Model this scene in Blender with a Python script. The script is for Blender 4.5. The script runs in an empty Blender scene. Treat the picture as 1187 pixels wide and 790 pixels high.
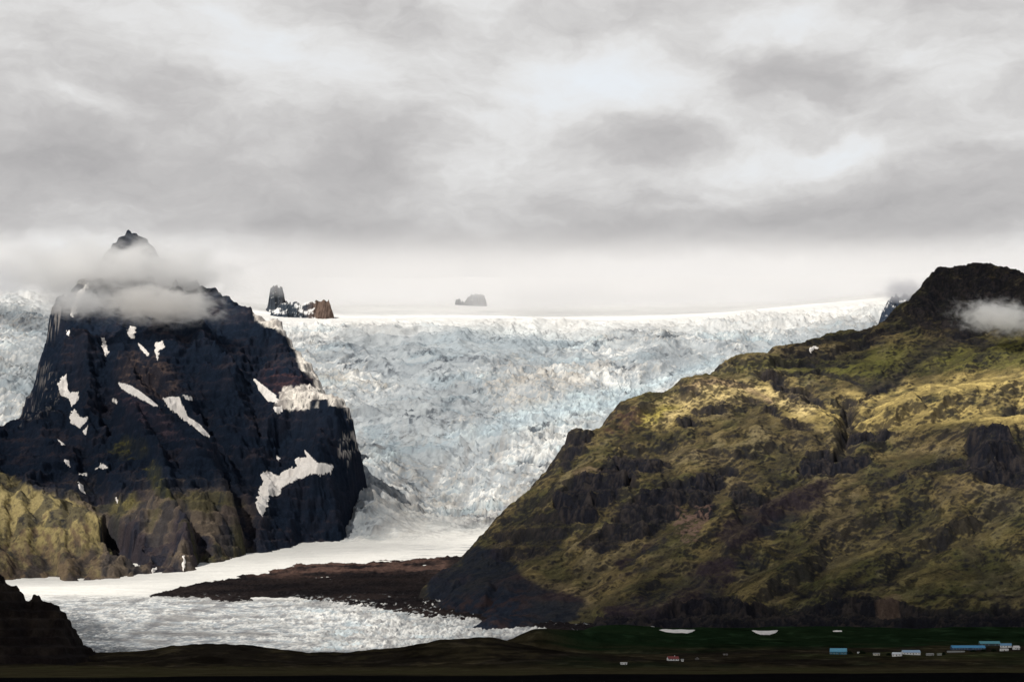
import bpy, math, random
import numpy as np
C = bpy.context.scene.collection
rad = math.radians
# ------------------------------------------------------------------ camera model (metres, looking along +Y)
F, CU, CV = 2632.0, 593.5, 395.0
CAMZ = 20.0
TH = math.atan(359.0 / F)
CT, ST = math.cos(TH), math.sin(TH)

def P(u, v, d):
    """the point at ground range d (metres along Y) that the photograph shows at u, v"""
    a = (u - CU) / F; b = (CV - v) / F
    dy = CT - b * ST; dz = ST + b * CT
    return (a * d / dy, d, CAMZ + dz * d / dy)

def UV(x, y, z):
    z = z - CAMZ
    w = y * CT + z * ST
    return CU + F * x / w, CV - F * (-y * ST + z * CT) / w

# ------------------------------------------------------------------ noise
def _hash(ix, iy, seed):
    h = (ix.astype(np.uint32) * np.uint32(374761393) + iy.astype(np.uint32) * np.uint32(668265263) + np.uint32(seed * 1274126177 & 0xffffffff))
    h = (h ^ (h >> np.uint32(13))) * np.uint32(1274126177)
    h = h ^ (h >> np.uint32(16))
    return h
GX = np.cos(np.arange(64) * 2 * np.pi / 64).astype(np.float32); GY = np.sin(np.arange(64) * 2 * np.pi / 64).astype(np.float32)
def perlin(x, y, seed=0):
    x0 = np.floor(x); y0 = np.floor(y)
    fx = (x - x0).astype(np.float32); fy = (y - y0).astype(np.float32)
    ix = x0.astype(np.int64); iy = y0.astype(np.int64)
    sx = fx * fx * fx * (fx * (fx * 6 - 15) + 10); sy = fy * fy * fy * (fy * (fy * 6 - 15) + 10)
    def g(dx, dy):
        h = _hash(ix + dx, iy + dy, seed) & np.uint32(63)
        return GX[h] * (fx - dx) + GY[h] * (fy - dy)
    a = g(0, 0); b = g(1, 0); c = g(0, 1); d = g(1, 1)
    return (a + sx * (b - a) + sy * ((c + sx * (d - c)) - (a + sx * (b - a)))) * 1.5
def fbm(x, y, s, o=5, seed=0, gain=.5):
    t = 0; amp = 1; n = 0
    for k in range(o):
        t = t + amp * perlin(x / s + 17.3 * k, y / s - 9.1 * k, seed + k * 7); n += amp
        amp *= gain; s /= 2.03
    return t / n
def ridged(x, y, s, o=4, seed=0, gain=.5):
    t = 0; amp = 1; n = 0; w = 1
    for k in range(o):
        r = 1 - np.abs(perlin(x / s + 31.7 * k, y / s + 5.3 * k, seed + k * 11)) * 1.6
        r = np.clip(r, 0, 1) ** 2 * w; w = np.clip(r * 1.6, 0, 1)
        t = t + amp * r; n += amp; amp *= gain; s /= 2.1
    return t / n
def sstep(a, b, x):
    t = np.clip((x - a) / (b - a), 0, 1); return t * t * (3 - 2 * t)

# ------------------------------------------------------------------ scattered control points -> smooth terrain
def tps(pts, lam=1e-4):
    p = np.array(pts, float); xy = p[:, :2] / 1000.; z = p[:, 2]
    n = len(p)
    def U(r2): return np.where(r2 > 1e-12, r2 * np.log(np.maximum(r2, 1e-12)), 0)
    d = ((xy[:, None] - xy[None]) ** 2).sum(-1)
    A = np.zeros((n + 3, n + 3)); A[:n, :n] = U(d) + np.eye(n) * lam
    A[:n, n] = 1; A[:n, n + 1:] = xy; A[n, :n] = 1; A[n + 1:, :n] = xy.T
    w = np.linalg.solve(A, np.r_[z, 0, 0, 0])
    def f(x, y):
        x = np.asarray(x) / 1000.; y = np.asarray(y) / 1000.
        out = w[n] + w[n + 1] * x + w[n + 2] * y
        for i in range(n):
            out = out + w[i] * U((x - xy[i, 0]) ** 2 + (y - xy[i, 1]) ** 2)
        return out
    return f

class Grid:
    def __init__(s, x0, x1, y0, y1, c):
        s.x0, s.y0, s.c = x0, y0, c
        s.nx = int((x1 - x0) / c) + 1; s.ny = int((y1 - y0) / c) + 1
        s.X, s.Y = np.meshgrid(x0 + np.arange(s.nx) * c, y0 + np.arange(s.ny) * c)
        s.Z = None
    def sample(s, x, y, A=None):
        A = s.Z if A is None else A
        gx = np.clip((x - s.x0) / s.c, 1, s.nx - 3.001); gy = np.clip((y - s.y0) / s.c, 1, s.ny - 3.001)
        ix = gx.astype(int); iy = gy.astype(int); fx = gx - ix; fy = gy - iy
        def w(t): return (-.5 * t + t * t - .5 * t ** 3, 1 - 2.5 * t * t + 1.5 * t ** 3, .5 * t + 2 * t * t - 1.5 * t ** 3, -.5 * t * t + .5 * t ** 3)
        wx = w(fx); wy = w(fy); out = 0
        for j in range(4):
            r = 0
            for i in range(4): r = r + wx[i] * A[iy + j - 1, ix + i - 1]
            out = out + wy[j] * r
        return out

def erode(G, n=30000, batches=4, steps=60, rate=.25, seed=1, cap=3.0):
    """droplets running downhill cut gullies and drop what they carry"""
    rng = np.random.default_rng(seed); Z = G.Z; ny, nx = Z.shape; flow = np.zeros_like(Z)
    for b in range(batches):
        px = rng.uniform(2, nx - 4, n); py = rng.uniform(2, ny - 4, n)
        dx = np.zeros(n); dy = np.zeros(n); sed = np.zeros(n); vel = np.ones(n); wat = np.ones(n)
        for k in range(steps):
            ix = px.astype(int); iy = py.astype(int); fx = px - ix; fy = py - iy
            a = Z[iy, ix]; bb = Z[iy, ix + 1]; c = Z[iy + 1, ix]; d = Z[iy + 1, ix + 1]
            gx = (bb - a) * (1 - fy) + (d - c) * fy; gy = (c - a) * (1 - fx) + (d - bb) * fx
            h = a * (1 - fx) * (1 - fy) + bb * fx * (1 - fy) + c * (1 - fx) * fy + d * fx * fy
            dx = dx * .25 - gx * .75 / G.c; dy = dy * .25 - gy * .75 / G.c
            l = np.hypot(dx, dy) + 1e-9; dx /= l; dy /= l
            qx = np.clip(px + dx, 2, nx - 4); qy = np.clip(py + dy, 2, ny - 4)
            jx = qx.astype(int); jy = qy.astype(int); ex = qx - jx; ey = qy - jy
            h2 = Z[jy, jx] * (1 - ex) * (1 - ey) + Z[jy, jx + 1] * ex * (1 - ey) + Z[jy + 1, jx] * (1 - ex) * ey + Z[jy + 1, jx + 1] * ex * ey
            dh = h2 - h
            capc = np.maximum(-dh / G.c, .02) * vel * wat * cap
            take = np.where(dh > 0, -np.minimum(dh, sed), np.where(sed > capc, -(sed - capc) * .2, np.minimum((capc - sed) * rate, np.maximum(-dh, 0) * .8)))
            D = np.zeros_like(Z)
            for ox, oy, w in ((0, 0, (1 - fx) * (1 - fy)), (1, 0, fx * (1 - fy)), (0, 1, (1 - fx) * fy), (1, 1, fx * fy)):
                np.add.at(D, (iy + oy, ix + ox), -take * w)
            Z += np.clip(D, -.8, .8)
            np.add.at(flow, (iy, ix), wat)
            sed = sed + take; vel = np.sqrt(np.clip(vel * vel - dh * .05, .1, 6)); wat *= .985
            px, py = qx, qy
    return flow
def blur(A, k=1):
    for _ in range(k):
        B = np.pad(A, 1, mode='edge')
        A = (B[:-2, 1:-1] + B[2:, 1:-1] + B[1:-1, :-2] + B[1:-1, 2:] + 4 * A) / 8
    return A

# ------------------------------------------------------------------ traced outlines (photo pixels) evaluated on terrain points
def inside(poly, u, v, soft=2.5):
    """about 1 inside, 0 outside, soft px of transition"""
    p = np.array(poly, float); shp = u.shape; u = u.ravel(); v = v.ravel()
    m = (u > p[:, 0].min() - soft * 2) & (u < p[:, 0].max() + soft * 2) & (v > p[:, 1].min() - soft * 2) & (v < p[:, 1].max() + soft * 2)
    out = np.zeros(u.shape); uu = u[m]; vv = v[m]
    ins = np.zeros(uu.shape, bool); dist = np.full(uu.shape, 1e9)
    for i in range(len(p)):
        x1, y1 = p[i]; x2, y2 = p[(i + 1) % len(p)]
        c = ((y1 > vv) != (y2 > vv)) & (uu < (x2 - x1) * (vv - y1) / (y2 - y1 + 1e-12) + x1)
        ins ^= c
        t = np.clip(((uu - x1) * (x2 - x1) + (vv - y1) * (y2 - y1)) / ((x2 - x1) ** 2 + (y2 - y1) ** 2 + 1e-9), 0, 1)
        dist = np.minimum(dist, np.hypot(uu - x1 - t * (x2 - x1), vv - y1 - t * (y2 - y1)))
    sd = np.where(ins, dist, -dist)
    out[m] = sstep(-soft, soft, sd)
    return out.reshape(shp)
def nearline(line, u, v, wd):
    p = np.array(line, float); shp = u.shape; u = u.ravel(); v = v.ravel()
    m = (u > p[:, 0].min() - wd * 3) & (u < p[:, 0].max() + wd * 3) & (v > p[:, 1].min() - wd * 3) & (v < p[:, 1].max() + wd * 3)
    out = np.zeros(u.shape); uu = u[m]; vv = v[m]; dist = np.full(uu.shape, 1e9)
    for i in range(len(p) - 1):
        x1, y1 = p[i]; x2, y2 = p[i + 1]
        t = np.clip(((uu - x1) * (x2 - x1) + (vv - y1) * (y2 - y1)) / ((x2 - x1) ** 2 + (y2 - y1) ** 2 + 1e-9), 0, 1)
        dist = np.minimum(dist, np.hypot(uu - x1 - t * (x2 - x1), vv - y1 - t * (y2 - y1)))
    out[m] = np.exp(-(dist / wd) ** 2)
    return out.reshape(shp)

# ------------------------------------------------------------------ meshes
def tag(o, label, cat, kind=None, group=None):
    o['label'] = label; o['category'] = cat
    if kind: o['kind'] = kind
    if group: o['group'] = group
    return o
def mesh_from(name, verts, faces, mat, parent=None, smooth=True, cols=None, rough=None):
    me = bpy.data.meshes.new(name)
    verts = np.asarray(verts, np.float32).reshape(-1, 3); faces = np.asarray(faces, np.int32)
    k = faces.shape[1]
    me.vertices.add(len(verts)); me.vertices.foreach_set('co', verts.ravel())
    me.loops.add(faces.size); me.loops.foreach_set('vertex_index', faces.ravel())
    me.polygons.add(len(faces)); me.polygons.foreach_set('loop_start', np.arange(len(faces), dtype=np.int32) * k)
    me.update(calc_edges=True)
    me.polygons.foreach_set('use_smooth', np.full(len(faces), smooth))
    if cols is not None:
        at = me.color_attributes.new('col', 'FLOAT_COLOR', 'POINT')
        c = np.ones((len(verts), 4), np.float32); c[:, :3] = cols.reshape(-1, 3); at.data.foreach_set('color', c.ravel())
    me.materials.append(mat)
    o = bpy.data.objects.new(name, me); C.objects.link(o)
    if parent: o.parent = parent
    return o
def fan_xy(u0, u1, du, ys, pl=0, pr=0):
    a = (np.concatenate([np.arange(u0 - pl, u0 - du * .5, 5.0), np.arange(u0, u1 + du, du), np.arange(u1 + du + 5, u1 + pr, 5.0)]) - CU) / F
    A, Y = np.meshgrid(a, ys)
    return A * Y, Y
def normals(X, Y, Z):
    Pm = np.stack([X, Y, Z], -1)
    a = np.gradient(Pm, axis=1); b = np.gradient(Pm, axis=0)
    n = np.cross(a, b); n /= np.linalg.norm(n, axis=-1, keepdims=True) + 1e-12
    return n
def sheet(name, X, Y, Z, col, mat, keep=None, parent=None):
    ny, nx = X.shape
    idx = np.arange(ny * nx).reshape(ny, nx)
    f = np.stack([idx[:-1, :-1], idx[:-1, 1:], idx[1:, 1:], idx[1:, :-1]], -1).reshape(-1, 4)
    if keep is not None:
        k = (keep[:-1, :-1] | keep[:-1, 1:] | keep[1:, 1:] | keep[1:, :-1]).ravel(); f = f[k]
        used = np.zeros(ny * nx, bool); used[f.ravel()] = True
        remap = np.cumsum(used) - 1; f = remap[f]
        V = np.stack([X, Y, Z], -1).reshape(-1, 3)[used]; cc = col.reshape(-1, 3)[used]
    else:
        V = np.stack([X, Y, Z], -1).reshape(-1, 3); cc = col.reshape(-1, 3)
    return mesh_from(name, V, f, mat, parent, True, cc)

def mix(a, b, t):
    a = np.asarray(a, float); b = np.asarray(b, float)
    return a * (1 - t[..., None]) + b * t[..., None]

# ------------------------------------------------------------------ materials
def new_mat(name):
    m = bpy.data.materials.new(name); m.use_nodes = True
    nt = m.node_tree; nt.nodes.clear()
    return m, nt
def N(nt, t, **kw):
    n = nt.nodes.new(t)
    for k, v in kw.items():
        if k.startswith('i_'):
            n.inputs[k[2:].replace('_', ' ')].default_value = v
        else: setattr(n, k, v)
    return n
def terrain_mat(name, var=.35, s1=.03, s2=.15, bump=1.0, bscale=.08, rough=1.0, spec=.03, tint=None, sss=0):
    m, nt = new_mat(name); L = nt.links.new
    out = N(nt, 'ShaderNodeOutputMaterial'); b = N(nt, 'ShaderNodeBsdfPrincipled')
    b.inputs['Roughness'].default_value = rough; b.inputs['Specular IOR Level'].default_value = spec
    at = N(nt, 'ShaderNodeAttribute', attribute_name='col')
    tc = N(nt, 'ShaderNodeTexCoord')
    n1 = N(nt, 'ShaderNodeTexNoise'); n1.inputs['Scale'].default_value = s1; n1.inputs['Detail'].default_value = 6; n1.inputs['Roughness'].default_value = .65
    n2 = N(nt, 'ShaderNodeTexNoise'); n2.inputs['Scale'].default_value = s2; n2.inputs['Detail'].default_value = 4; n2.inputs['Roughness'].default_value = .7
    L(tc.outputs['Object'], n1.inputs['Vector']); L(tc.outputs['Object'], n2.inputs['Vector'])
    ad = N(nt, 'ShaderNodeMath', operation='ADD'); L(n1.outputs['Fac'], ad.inputs[0]); L(n2.outputs['Fac'], ad.inputs[1])
    mr = N(nt, 'ShaderNodeMapRange'); mr.inputs['From Min'].default_value = .65; mr.inputs['From Max'].default_value = 1.35
    mr.inputs['To Min'].default_value = 1 - var; mr.inputs['To Max'].default_value = 1 + var; L(ad.outputs[0], mr.inputs['Value'])
    mu = N(nt, 'ShaderNodeVectorMath', operation='SCALE'); L(at.outputs['Color'], mu.inputs[0]); L(mr.outputs[0], mu.inputs['Scale'])
    L(mu.outputs[0], b.inputs['Base Color'])
    nb = N(nt, 'ShaderNodeTexNoise'); nb.inputs['Scale'].default_value = bscale; nb.inputs['Detail'].default_value = 5; nb.inputs['Roughness'].default_value = .7
    L(tc.outputs['Object'], nb.inputs['Vector'])
    bp = N(nt, 'ShaderNodeBump'); bp.inputs['Strength'].default_value = 1; bp.inputs['Distance'].default_value = bump
    L(nb.outputs['Fac'], bp.inputs['Height']); L(bp.outputs[0], b.inputs['Normal'])
    L(b.outputs[0], out.inputs[0])
    return m
def plain_mat(name, col, rough=.7, var=.15, scale=.8):
    m, nt = new_mat(name); L = nt.links.new
    out = N(nt, 'ShaderNodeOutputMaterial'); b = N(nt, 'ShaderNodeBsdfPrincipled'); b.inputs['Roughness'].default_value = rough
    tc = N(nt, 'ShaderNodeTexCoord'); n1 = N(nt, 'ShaderNodeTexNoise'); n1.inputs['Scale'].default_value = scale; n1.inputs['Detail'].default_value = 5
    L(tc.outputs['Object'], n1.inputs['Vector'])
    mr = N(nt, 'ShaderNodeMapRange'); mr.inputs['From Min'].default_value = .3; mr.inputs['From Max'].default_value = .7
    mr.inputs['To Min'].default_value = 1 - var; mr.inputs['To Max'].default_value = 1 + var; L(n1.outputs['Fac'], mr.inputs['Value'])
    mu = N(nt, 'ShaderNodeVectorMath', operation='SCALE'); mu.inputs[0].default_value = col; L(mr.outputs[0], mu.inputs['Scale'])
    L(mu.outputs[0], b.inputs['Base Color']); L(b.outputs[0], out.inputs[0])
    return m
# ------------------------------------------------------------------ glacier
rows = [(762, 3.7), (750, 3.95), (740, 4.15), (725, 4.45), (705, 4.8), (690, 5.15), (672, 5.7), (655, 6.05), (641, 6.4), (628, 6.75), (600, 7.2), (560, 7.65), (500, 8.25), (450, 8.85), (410, 9.35), (385, 9.8), (371, 10.3)]
gp = []
for v, d in rows:
    for u in (-300, 50, 300, 520, 760, 1100, 1500):
        vv = v
        if d > 9.7 and u > 760: vv = v - (u - 760) * .075
        if d > 8.5 and u <= 50: vv = v - 42 * (d - 8.5) / 1.8
        if 5.3 < d < 6.8: vv = v + (5 if u <= 50 else (3 if u == 300 else (-3 if u == 520 else 0)))
        gp.append(P(u, vv, d * 1000))
gp += [(x, 2800, -40) for x in (-1500, 0, 1500)] + [P(u, 362 - max(0, u - 800) * .07, 11200) for u in (-300, 50, 300, 520, 760, 1100, 1500)]
gbase = tps(gp, 1e-3)
def glacier_h(X, Y, detail=True):
    pu = CU + F * X / np.maximum(Y, 500)
    z = gbase(X, Y) + 95 * np.exp(-((pu - 424) / 42) ** 2) * sstep(6780, 7180, Y) * (1 - sstep(7450, 8100, Y))
    if not detail: return z, None, None
    fall = sstep(6700, 7350, Y) * (1 - sstep(9900, 10400, Y) * .6)
    arc = Y + ((X + 150) / 1000.) ** 2 * 420 + 45 * fbm(X, Y, 260, 3, 13)
    toe = 1 - sstep(4950, 5300, Y + 120 * fbm(X, Y, 400, 2, 5))
    fall = np.maximum(fall, np.exp(-((pu - 420) / 75) ** 2) * sstep(6650, 6900, Y) * (1 - sstep(7600, 8000, Y)))
    wx = X + 60 * fbm(X, Y, 300, 3, 11); wy = Y + 60 * fbm(X, Y, 300, 3, 12)
    bands = fbm(X, Y, 700, 3, 21)
    big = fbm(wx, wy * 1.3, 420, 3, 31) * 52 + fbm(wx, wy * 1.8, 170, 3, 32) * 34 + (ridged(wx, wy * 1.6, 105, 3, 33) - .4) * 18
    cr = ridged(wx * .7, wy * 1.4, 46, 4, 41, .65)          # seracs between crosswise crevasses
    cr2 = ridged(wx * 1.2, wy, 17, 3, 43, .65)
    cr3 = ridged(X * .28 + 20 * fbm(X, Y, 80, 2, 15), arc, 34, 3, 45, .6)
    act = np.clip(.75 + bands * 1.2, .25, 1.3)
    z = z + fall * (big + act * (19 * (cr - .4) + 7 * (cr2 - .4)) + 15 * (cr3 - .4) * sstep(-.2, .25, fbm(X, Y, 500, 2, 46)))
    t1 = ridged(X * .8 + 25 * fbm(X, Y, 160, 2, 3), Y * .75, 30, 3, 51, .65); t2 = ridged(X, Y, 13, 3, 53, .65)
    z = z + toe * (.45 + .75 * sstep(300, 430, CU + F * X / Y)) * (9 * (t1 - .35) + 5 * (t2 - .35)) * np.clip(.8 + fbm(X, Y, 260, 2, 9), .3, 1.4)
    mid = (1 - fall) * (1 - toe)
    z = z + mid * (2.2 * fbm(X * .4, Y * 2, 60, 3, 61) + 1.5 * fbm(X * .5, Y * 1.6, 18, 3, 62) + 4 * fbm(X, Y, 500, 2, 63))
    return z, fall * (act * (cr * .5 + cr2 * .35 + cr3 * .3)) + toe * (t1 * .6 + t2 * .45) + mid * .8, (fall, toe, mid)

MOR = [(172, 691), (200, 683), (232, 676), (270, 670), (310, 663), (340, 656), (400, 652), (450, 650), (505, 646), (545, 640), (640, 660), (700, 700), (700, 745), (640, 732), (600, 725), (560, 722), (520, 716), (478, 712), (440, 706), (400, 701), (372, 697), (340, 692), (322, 693), (300, 690), (280, 697), (262, 697), (240, 694), (215, 692), (195, 692)]

def snow_fn():
    pts = []
    for u, vs in ((-300, (330, 325, 322, 312)), (60, (330, 324, 318, 308)), (300, (366, 342, 331, 318)), (520, (368, 346, 333, 320)), (760, (370, 350, 336, 320)), (900, (360, 345, 332, 318)), (1040, (344, 334, 325, 315)), (1400, (330, 325, 318, 310))):
        for v, d in zip(vs, (10400, 12000, 13500, 15500)): pts.append(P(u, v + 2, d))
    f = tps(pts, 1e-3)
    return lambda X, Y: f(X, Y) + 18 * fbm(X * .6, Y, 500, 5, 201) + 3 * fbm(X * .3, Y, 90, 3, 202)
snowh = snow_fn()
def glacier():
    ys = np.concatenate([np.arange(3700, 5300, 5.0), np.arange(5300, 6650, 10.0), np.arange(6650, 7500, 3.2), np.arange(7500, 9900, 5.0), np.arange(9900, 10700, 9)])
    X, Y = fan_xy(-40, 1110, 1.15, ys, 300, 0)
    Z, cr, (fall, toe, mid) = glacier_h(X, Y)
    bt = sstep(10150, 10620, Y); Z = Z * (1 - bt) + snowh(X, Y) * bt
    u, v = UV(X, Y, Z)
    n = fbm(X, Y, 260, 5, 101); n2 = fbm(X, Y, 55, 4, 102, .65); n3 = fbm(X * 1.0, Y * 2.2, 420, 4, 103); sp = fbm(X, Y, 14, 3, 104, .7)
    clean = np.array([.68, .68, .66]); dirt = np.array([.30, .285, .26]); blue = np.array([.47, .58, .63]); dark = np.array([.05, .06, .075])
    c = mix(np.broadcast_to(clean, X.shape + (3,)), dirt, np.clip(sstep(-.3, .3, n + n2 * .8) * .85 * fall, 0, 1))
    c = mix(c, np.array([.40, .37, .33]), inside([(520, 440), (600, 420), (660, 430), (700, 450), (640, 475), (560, 485), (480, 500), (440, 470)], u + n * 25, v + n2 * 12, 10) * .6)
    c = mix(c, np.array([.42, .42, .42]), sstep(.0, .45, fbm(X * .8, Y * 1.6, 330, 4, 107) + n2 * .3) * .55 * fall)
    up = sstep(9550, 10200, Y) * .7
    bl = sstep(.05, .45, n3 + n2 * .4) * .7 * fall
    bl = np.maximum(bl, nearline([(440, 520), (500, 513), (560, 500), (620, 480), (700, 468), (740, 455)], u, v + n2 * 8, 12) * .85)
    bl = np.maximum(bl, inside([(480, 390), (540, 375), (650, 378), (700, 395), (640, 405), (500, 410)], u + n * 20, v + n2 * 14, 8) * .45)
    bl = np.maximum(bl, nearline([(660, 460), (740, 452), (790, 432), (830, 418)], u, v + n2 * 5, 7) * .8)
    c = mix(c, blue, bl * (1 - .4 * up))
    # crevasse bottoms and black rubble
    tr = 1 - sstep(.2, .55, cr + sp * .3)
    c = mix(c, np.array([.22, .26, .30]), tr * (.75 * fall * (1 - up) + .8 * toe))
    blob = sstep(.18, .5, fbm(X, Y, 190, 3, 111) + .1)
    for (a, b, r) in ((475, 482, 26), (505, 478, 22), (520, 462, 14), (355, 392, 15), (395, 400, 18), (410, 420, 14), (505, 425, 12), (515, 420, 9), (495, 408, 12), (470, 505, 18), (455, 535, 16), (575, 515, 10), (560, 480, 14), (450, 425, 16), (880, 368, 18), (905, 362, 22), (470, 560, 16), (420, 590, 14), (385, 600, 8), (430, 610, 10), (450, 500, 14)):
        blob = np.maximum(blob, np.exp(-(((u - a) / r) ** 2 + ((v - b) / (r * .6)) ** 2)) * 1.0)
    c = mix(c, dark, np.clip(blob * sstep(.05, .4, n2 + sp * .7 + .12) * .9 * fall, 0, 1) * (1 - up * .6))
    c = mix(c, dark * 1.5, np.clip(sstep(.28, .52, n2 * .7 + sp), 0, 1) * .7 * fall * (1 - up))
    # dark debris stripes at the icefall foot, along the flow
    for ln, w in (([(470, 626), (520, 612), (560, 600), (590, 585)], 2.2), ([(500, 632), (540, 620), (570, 606), (590, 596)], 2.5), ([(480, 637), (520, 636), (545, 634)], 1.6)):
        c = mix(c, np.array([.16, .16, .19]), nearline(ln, u, v + n2 * 3, w) * sstep(-.3, .2, n2 + sp) * .85)
    # long grey flow bands
    fb = fbm((X - 260 * np.sin((Y - 7000) / 900.)) * 1.0, Y * .10, 42, 4, 141)
    c = mix(c, np.array([.30, .29, .28]), sstep(.02, .4, fb + n2 * .2) * fall * (1 - sstep(7800, 8700, Y)) * .55)
    fb2 = fbm(X * .12, Y + ((X + 150) / 1000.) ** 2 * 420, 60, 4, 143)
    c = mix(c, np.array([.36, .39, .41]), sstep(.05, .4, fb2 + sp * .2) * fall * sstep(7500, 8200, Y) * .75)
    # smooth bright arm
    c = mix(c, np.array([.80, .79, .75]), mid * .9)
    st = sstep(.0, .35, fbm(X * .12 + Y * .03, Y, 22, 4, 121)) * mid
    c = mix(c, np.array([.30, .31, .33]), st * sstep(430, 520, u) * (v > 630) * .8)
    c = mix(c, np.array([.62, .62, .60]), st * .35)
    # rough grey toe
    td = sstep(-.15, .4, fbm(X, Y, 120, 4, 131)) * toe
    c = mix(c, np.array([.24, .235, .23]), td * .9 * (1 - .5 * sstep(300, 420, u)))
    c = mix(c, np.array([.14, .14, .15]), toe * sstep(.05, .3, fbm(X * .6, Y * .35, 24, 4, 137)) * .6)
    c = mix(c, np.array([.45, .56, .62]), toe * sstep(.1, .5, fbm(X, Y, 90, 3, 133)) * sstep(250, 400, u) * .5)
    c = mix(c, np.array([.10, .115, .13]), inside([(75, 705), (100, 712), (125, 730), (160, 760), (60, 775), (40, 710)], u + n2 * 14, v + sp * 8, 6) * sstep(-.35, .1, sp + n2 * .6 - .05) * .9)  # dark blue shadow painted on the left edge of the toe
    c = mix(c, np.array([.16, .17, .19]), toe * sstep(.12, .42, sp + n2 * .4) * .8)
    c = mix(c, np.array([.66, .66, .655]), up * (.6 + .4 * sstep(-.3, .2, n2)))
    m = terrain_mat('glacier_ice', .10, .02, .12, 1.6, .12, .8, .12)
    keep = np.ones_like(Z, bool)
    keep &= ~((Y > 5900) & (Y < 7800) & (u < 60) ) & ~((u > 760) & (Y < 7300))
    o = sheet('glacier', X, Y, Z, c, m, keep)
    tag(o, 'broken white and pale blue glacier pouring down between the two mountains', 'glacier', 'structure')

def moraine():
    ys = np.arange(4200, 6700, 6.0)
    X, Y = fan_xy(160, 720, 1.2, ys)
    zb, _, _ = glacier_h(X, Y, False)
    u, v = UV(X, Y, zb)
    n = fbm(X, Y, 90, 4, 71)
    m = inside(MOR, u + n * 9, v + n * 3.5, 3.2)
    lump = fbm(X, Y, 150, 5, 73) * 14 + ridged(X, Y, 70, 4, 74) * 9
    Z = zb - 8 + m * (12 + lump * .4 + 5 * (ridged(X, Y * .5, 22, 4, 79, .65) - .4))
    col = mix(np.broadcast_to(np.array([.012, .010, .011]), X.shape + (3,)), np.array([.034, .025, .023]), sstep(-.25, .35, fbm(X, Y, 240, 4, 75)) * .6)
    red = inside([(290, 668), (345, 655), (520, 648), (520, 664), (420, 666), (330, 672)], u + n * 12, v + n * 3, 4)
    col = mix(col, np.array([.16, .095, .075]), red * .42 * sstep(-.3, .2, n))
    ice = sstep(.36, .5, fbm(X, Y, 22, 4, 77) + .28 * (nearline([(330, 694), (400, 702), (470, 712), (520, 722)], u, v, 6) + nearline([(500, 700), (545, 697), (580, 706)], u, v, 2)))
    col = mix(col, np.array([.5, .52, .53]), ice * sstep(688, 696, v) * .85)
    o = sheet('moraine', X, Y, Z, col, terrain_mat('moraine_rubble', .5, .05, .2, 2.2, .08), m > .03)
    tag(o, 'dark brown rubble moraine lying across the lower glacier', 'moraine', 'structure')

def snowfield():
    pts = []
    for u, vs in ((-300, (330, 325, 322, 312)), (60, (330, 324, 318, 308)), (300, (366, 342, 331, 318)), (520, (368, 346, 333, 320)), (760, (370, 350, 336, 320)), (900, (360, 345, 332, 318)), (1040, (344, 334, 325, 315)), (1400, (330, 325, 318, 310))):
        for v, d in zip(vs, (10400, 12000, 13500, 15500)): pts.append(P(u, v + 2, d))
    f = tps(pts, 1e-3)
    ys = np.arange(10640, 15500, 22.0)
    X, Y = fan_xy(-60, 1260, 3, ys, 450, 500)
    Z = snowh(X, Y)
    cr = sstep(.25, .5, fbm(X * .25, Y, 60, 3, 203)) * (1 - sstep(10700, 12500, Y))
    col = mix(np.broadcast_to(np.array([.74, .74, .73]), X.shape + (3,)), np.array([.55, .57, .58]), cr * .6)
    o = sheet('snowfield', X, Y, Z, col, terrain_mat('snow', .04, .01, .05, 2, .03, .9, .1))
    tag(o, 'smooth white snowfield above the brow of the icefall', 'snowfield', 'structure')

def outcrop(name, label, pts, ridge, d, thick, cols, seed):
    """a nunatak: crest line (u, v) at range d, falling away both sides"""
    us = np.array([p[0] for p in ridge], float); vs = np.array([p[1] for p in ridge], float); bs = np.array([p[2] for p in ridge], float)
    uu = np.linspace(us[0], us[-1], 150); ny = 90
    X, T = np.meshgrid(np.interp(uu, uu, uu), np.linspace(-1, 1, ny))
    top = np.interp(X, us, vs) + 1; bot = np.interp(X, us, bs) + 7
    D = d + T * thick
    x = (X - CU) / F * D
    pt = 1 - np.abs(T) ** 1.15
    s_ = (X - us[0]) / (us[-1] - us[0]); env = sstep(0, .16, s_ + .03 * fbm(D, D * 0, 40, 2, seed + 2)) * sstep(1, .86, s_)
    _, _, zt = P(X, top, D); _, _, zb = P(X, bot, D)
    nz = fbm(x * 1.2, D * .5, 60, 5, seed, .6) + .5 * ridged(x, D * .6 + 20, 26, 3, seed + 9) - .25
    Z = zb - 30 + (zt - zb + 30) * np.clip(pt, 0, 1) * (.25 + .75 * env) + nz * 30 * np.clip(pt * 3, 0, 1)
    w = fbm(x, Z * 2, 60, 4, seed + 1); w2 = fbm(x * 3, Z * .4, 50, 3, seed + 4)
    col = mix(np.broadcast_to(np.array(cols[0]), X.shape + (3,)), np.array(cols[1]), sstep(cols[2] - 12, cols[2] + 8, X + w * 10))
    col = mix(col, col * .45, sstep(.05, .3, w2))
    n = normals(x, D, Z)
    col = mix(col, np.array([.78, .78, .78]), sstep(.1, .3, w + (n[..., 2] - .55)) * .8 * (X < cols[2] + 5))
    o = sheet(name, x, D, Z, col, terrain_mat(name + '_rock', .3, .05, .2, 3, .05))
    tag(o, label, 'rock outcrop', 'structure')
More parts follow.
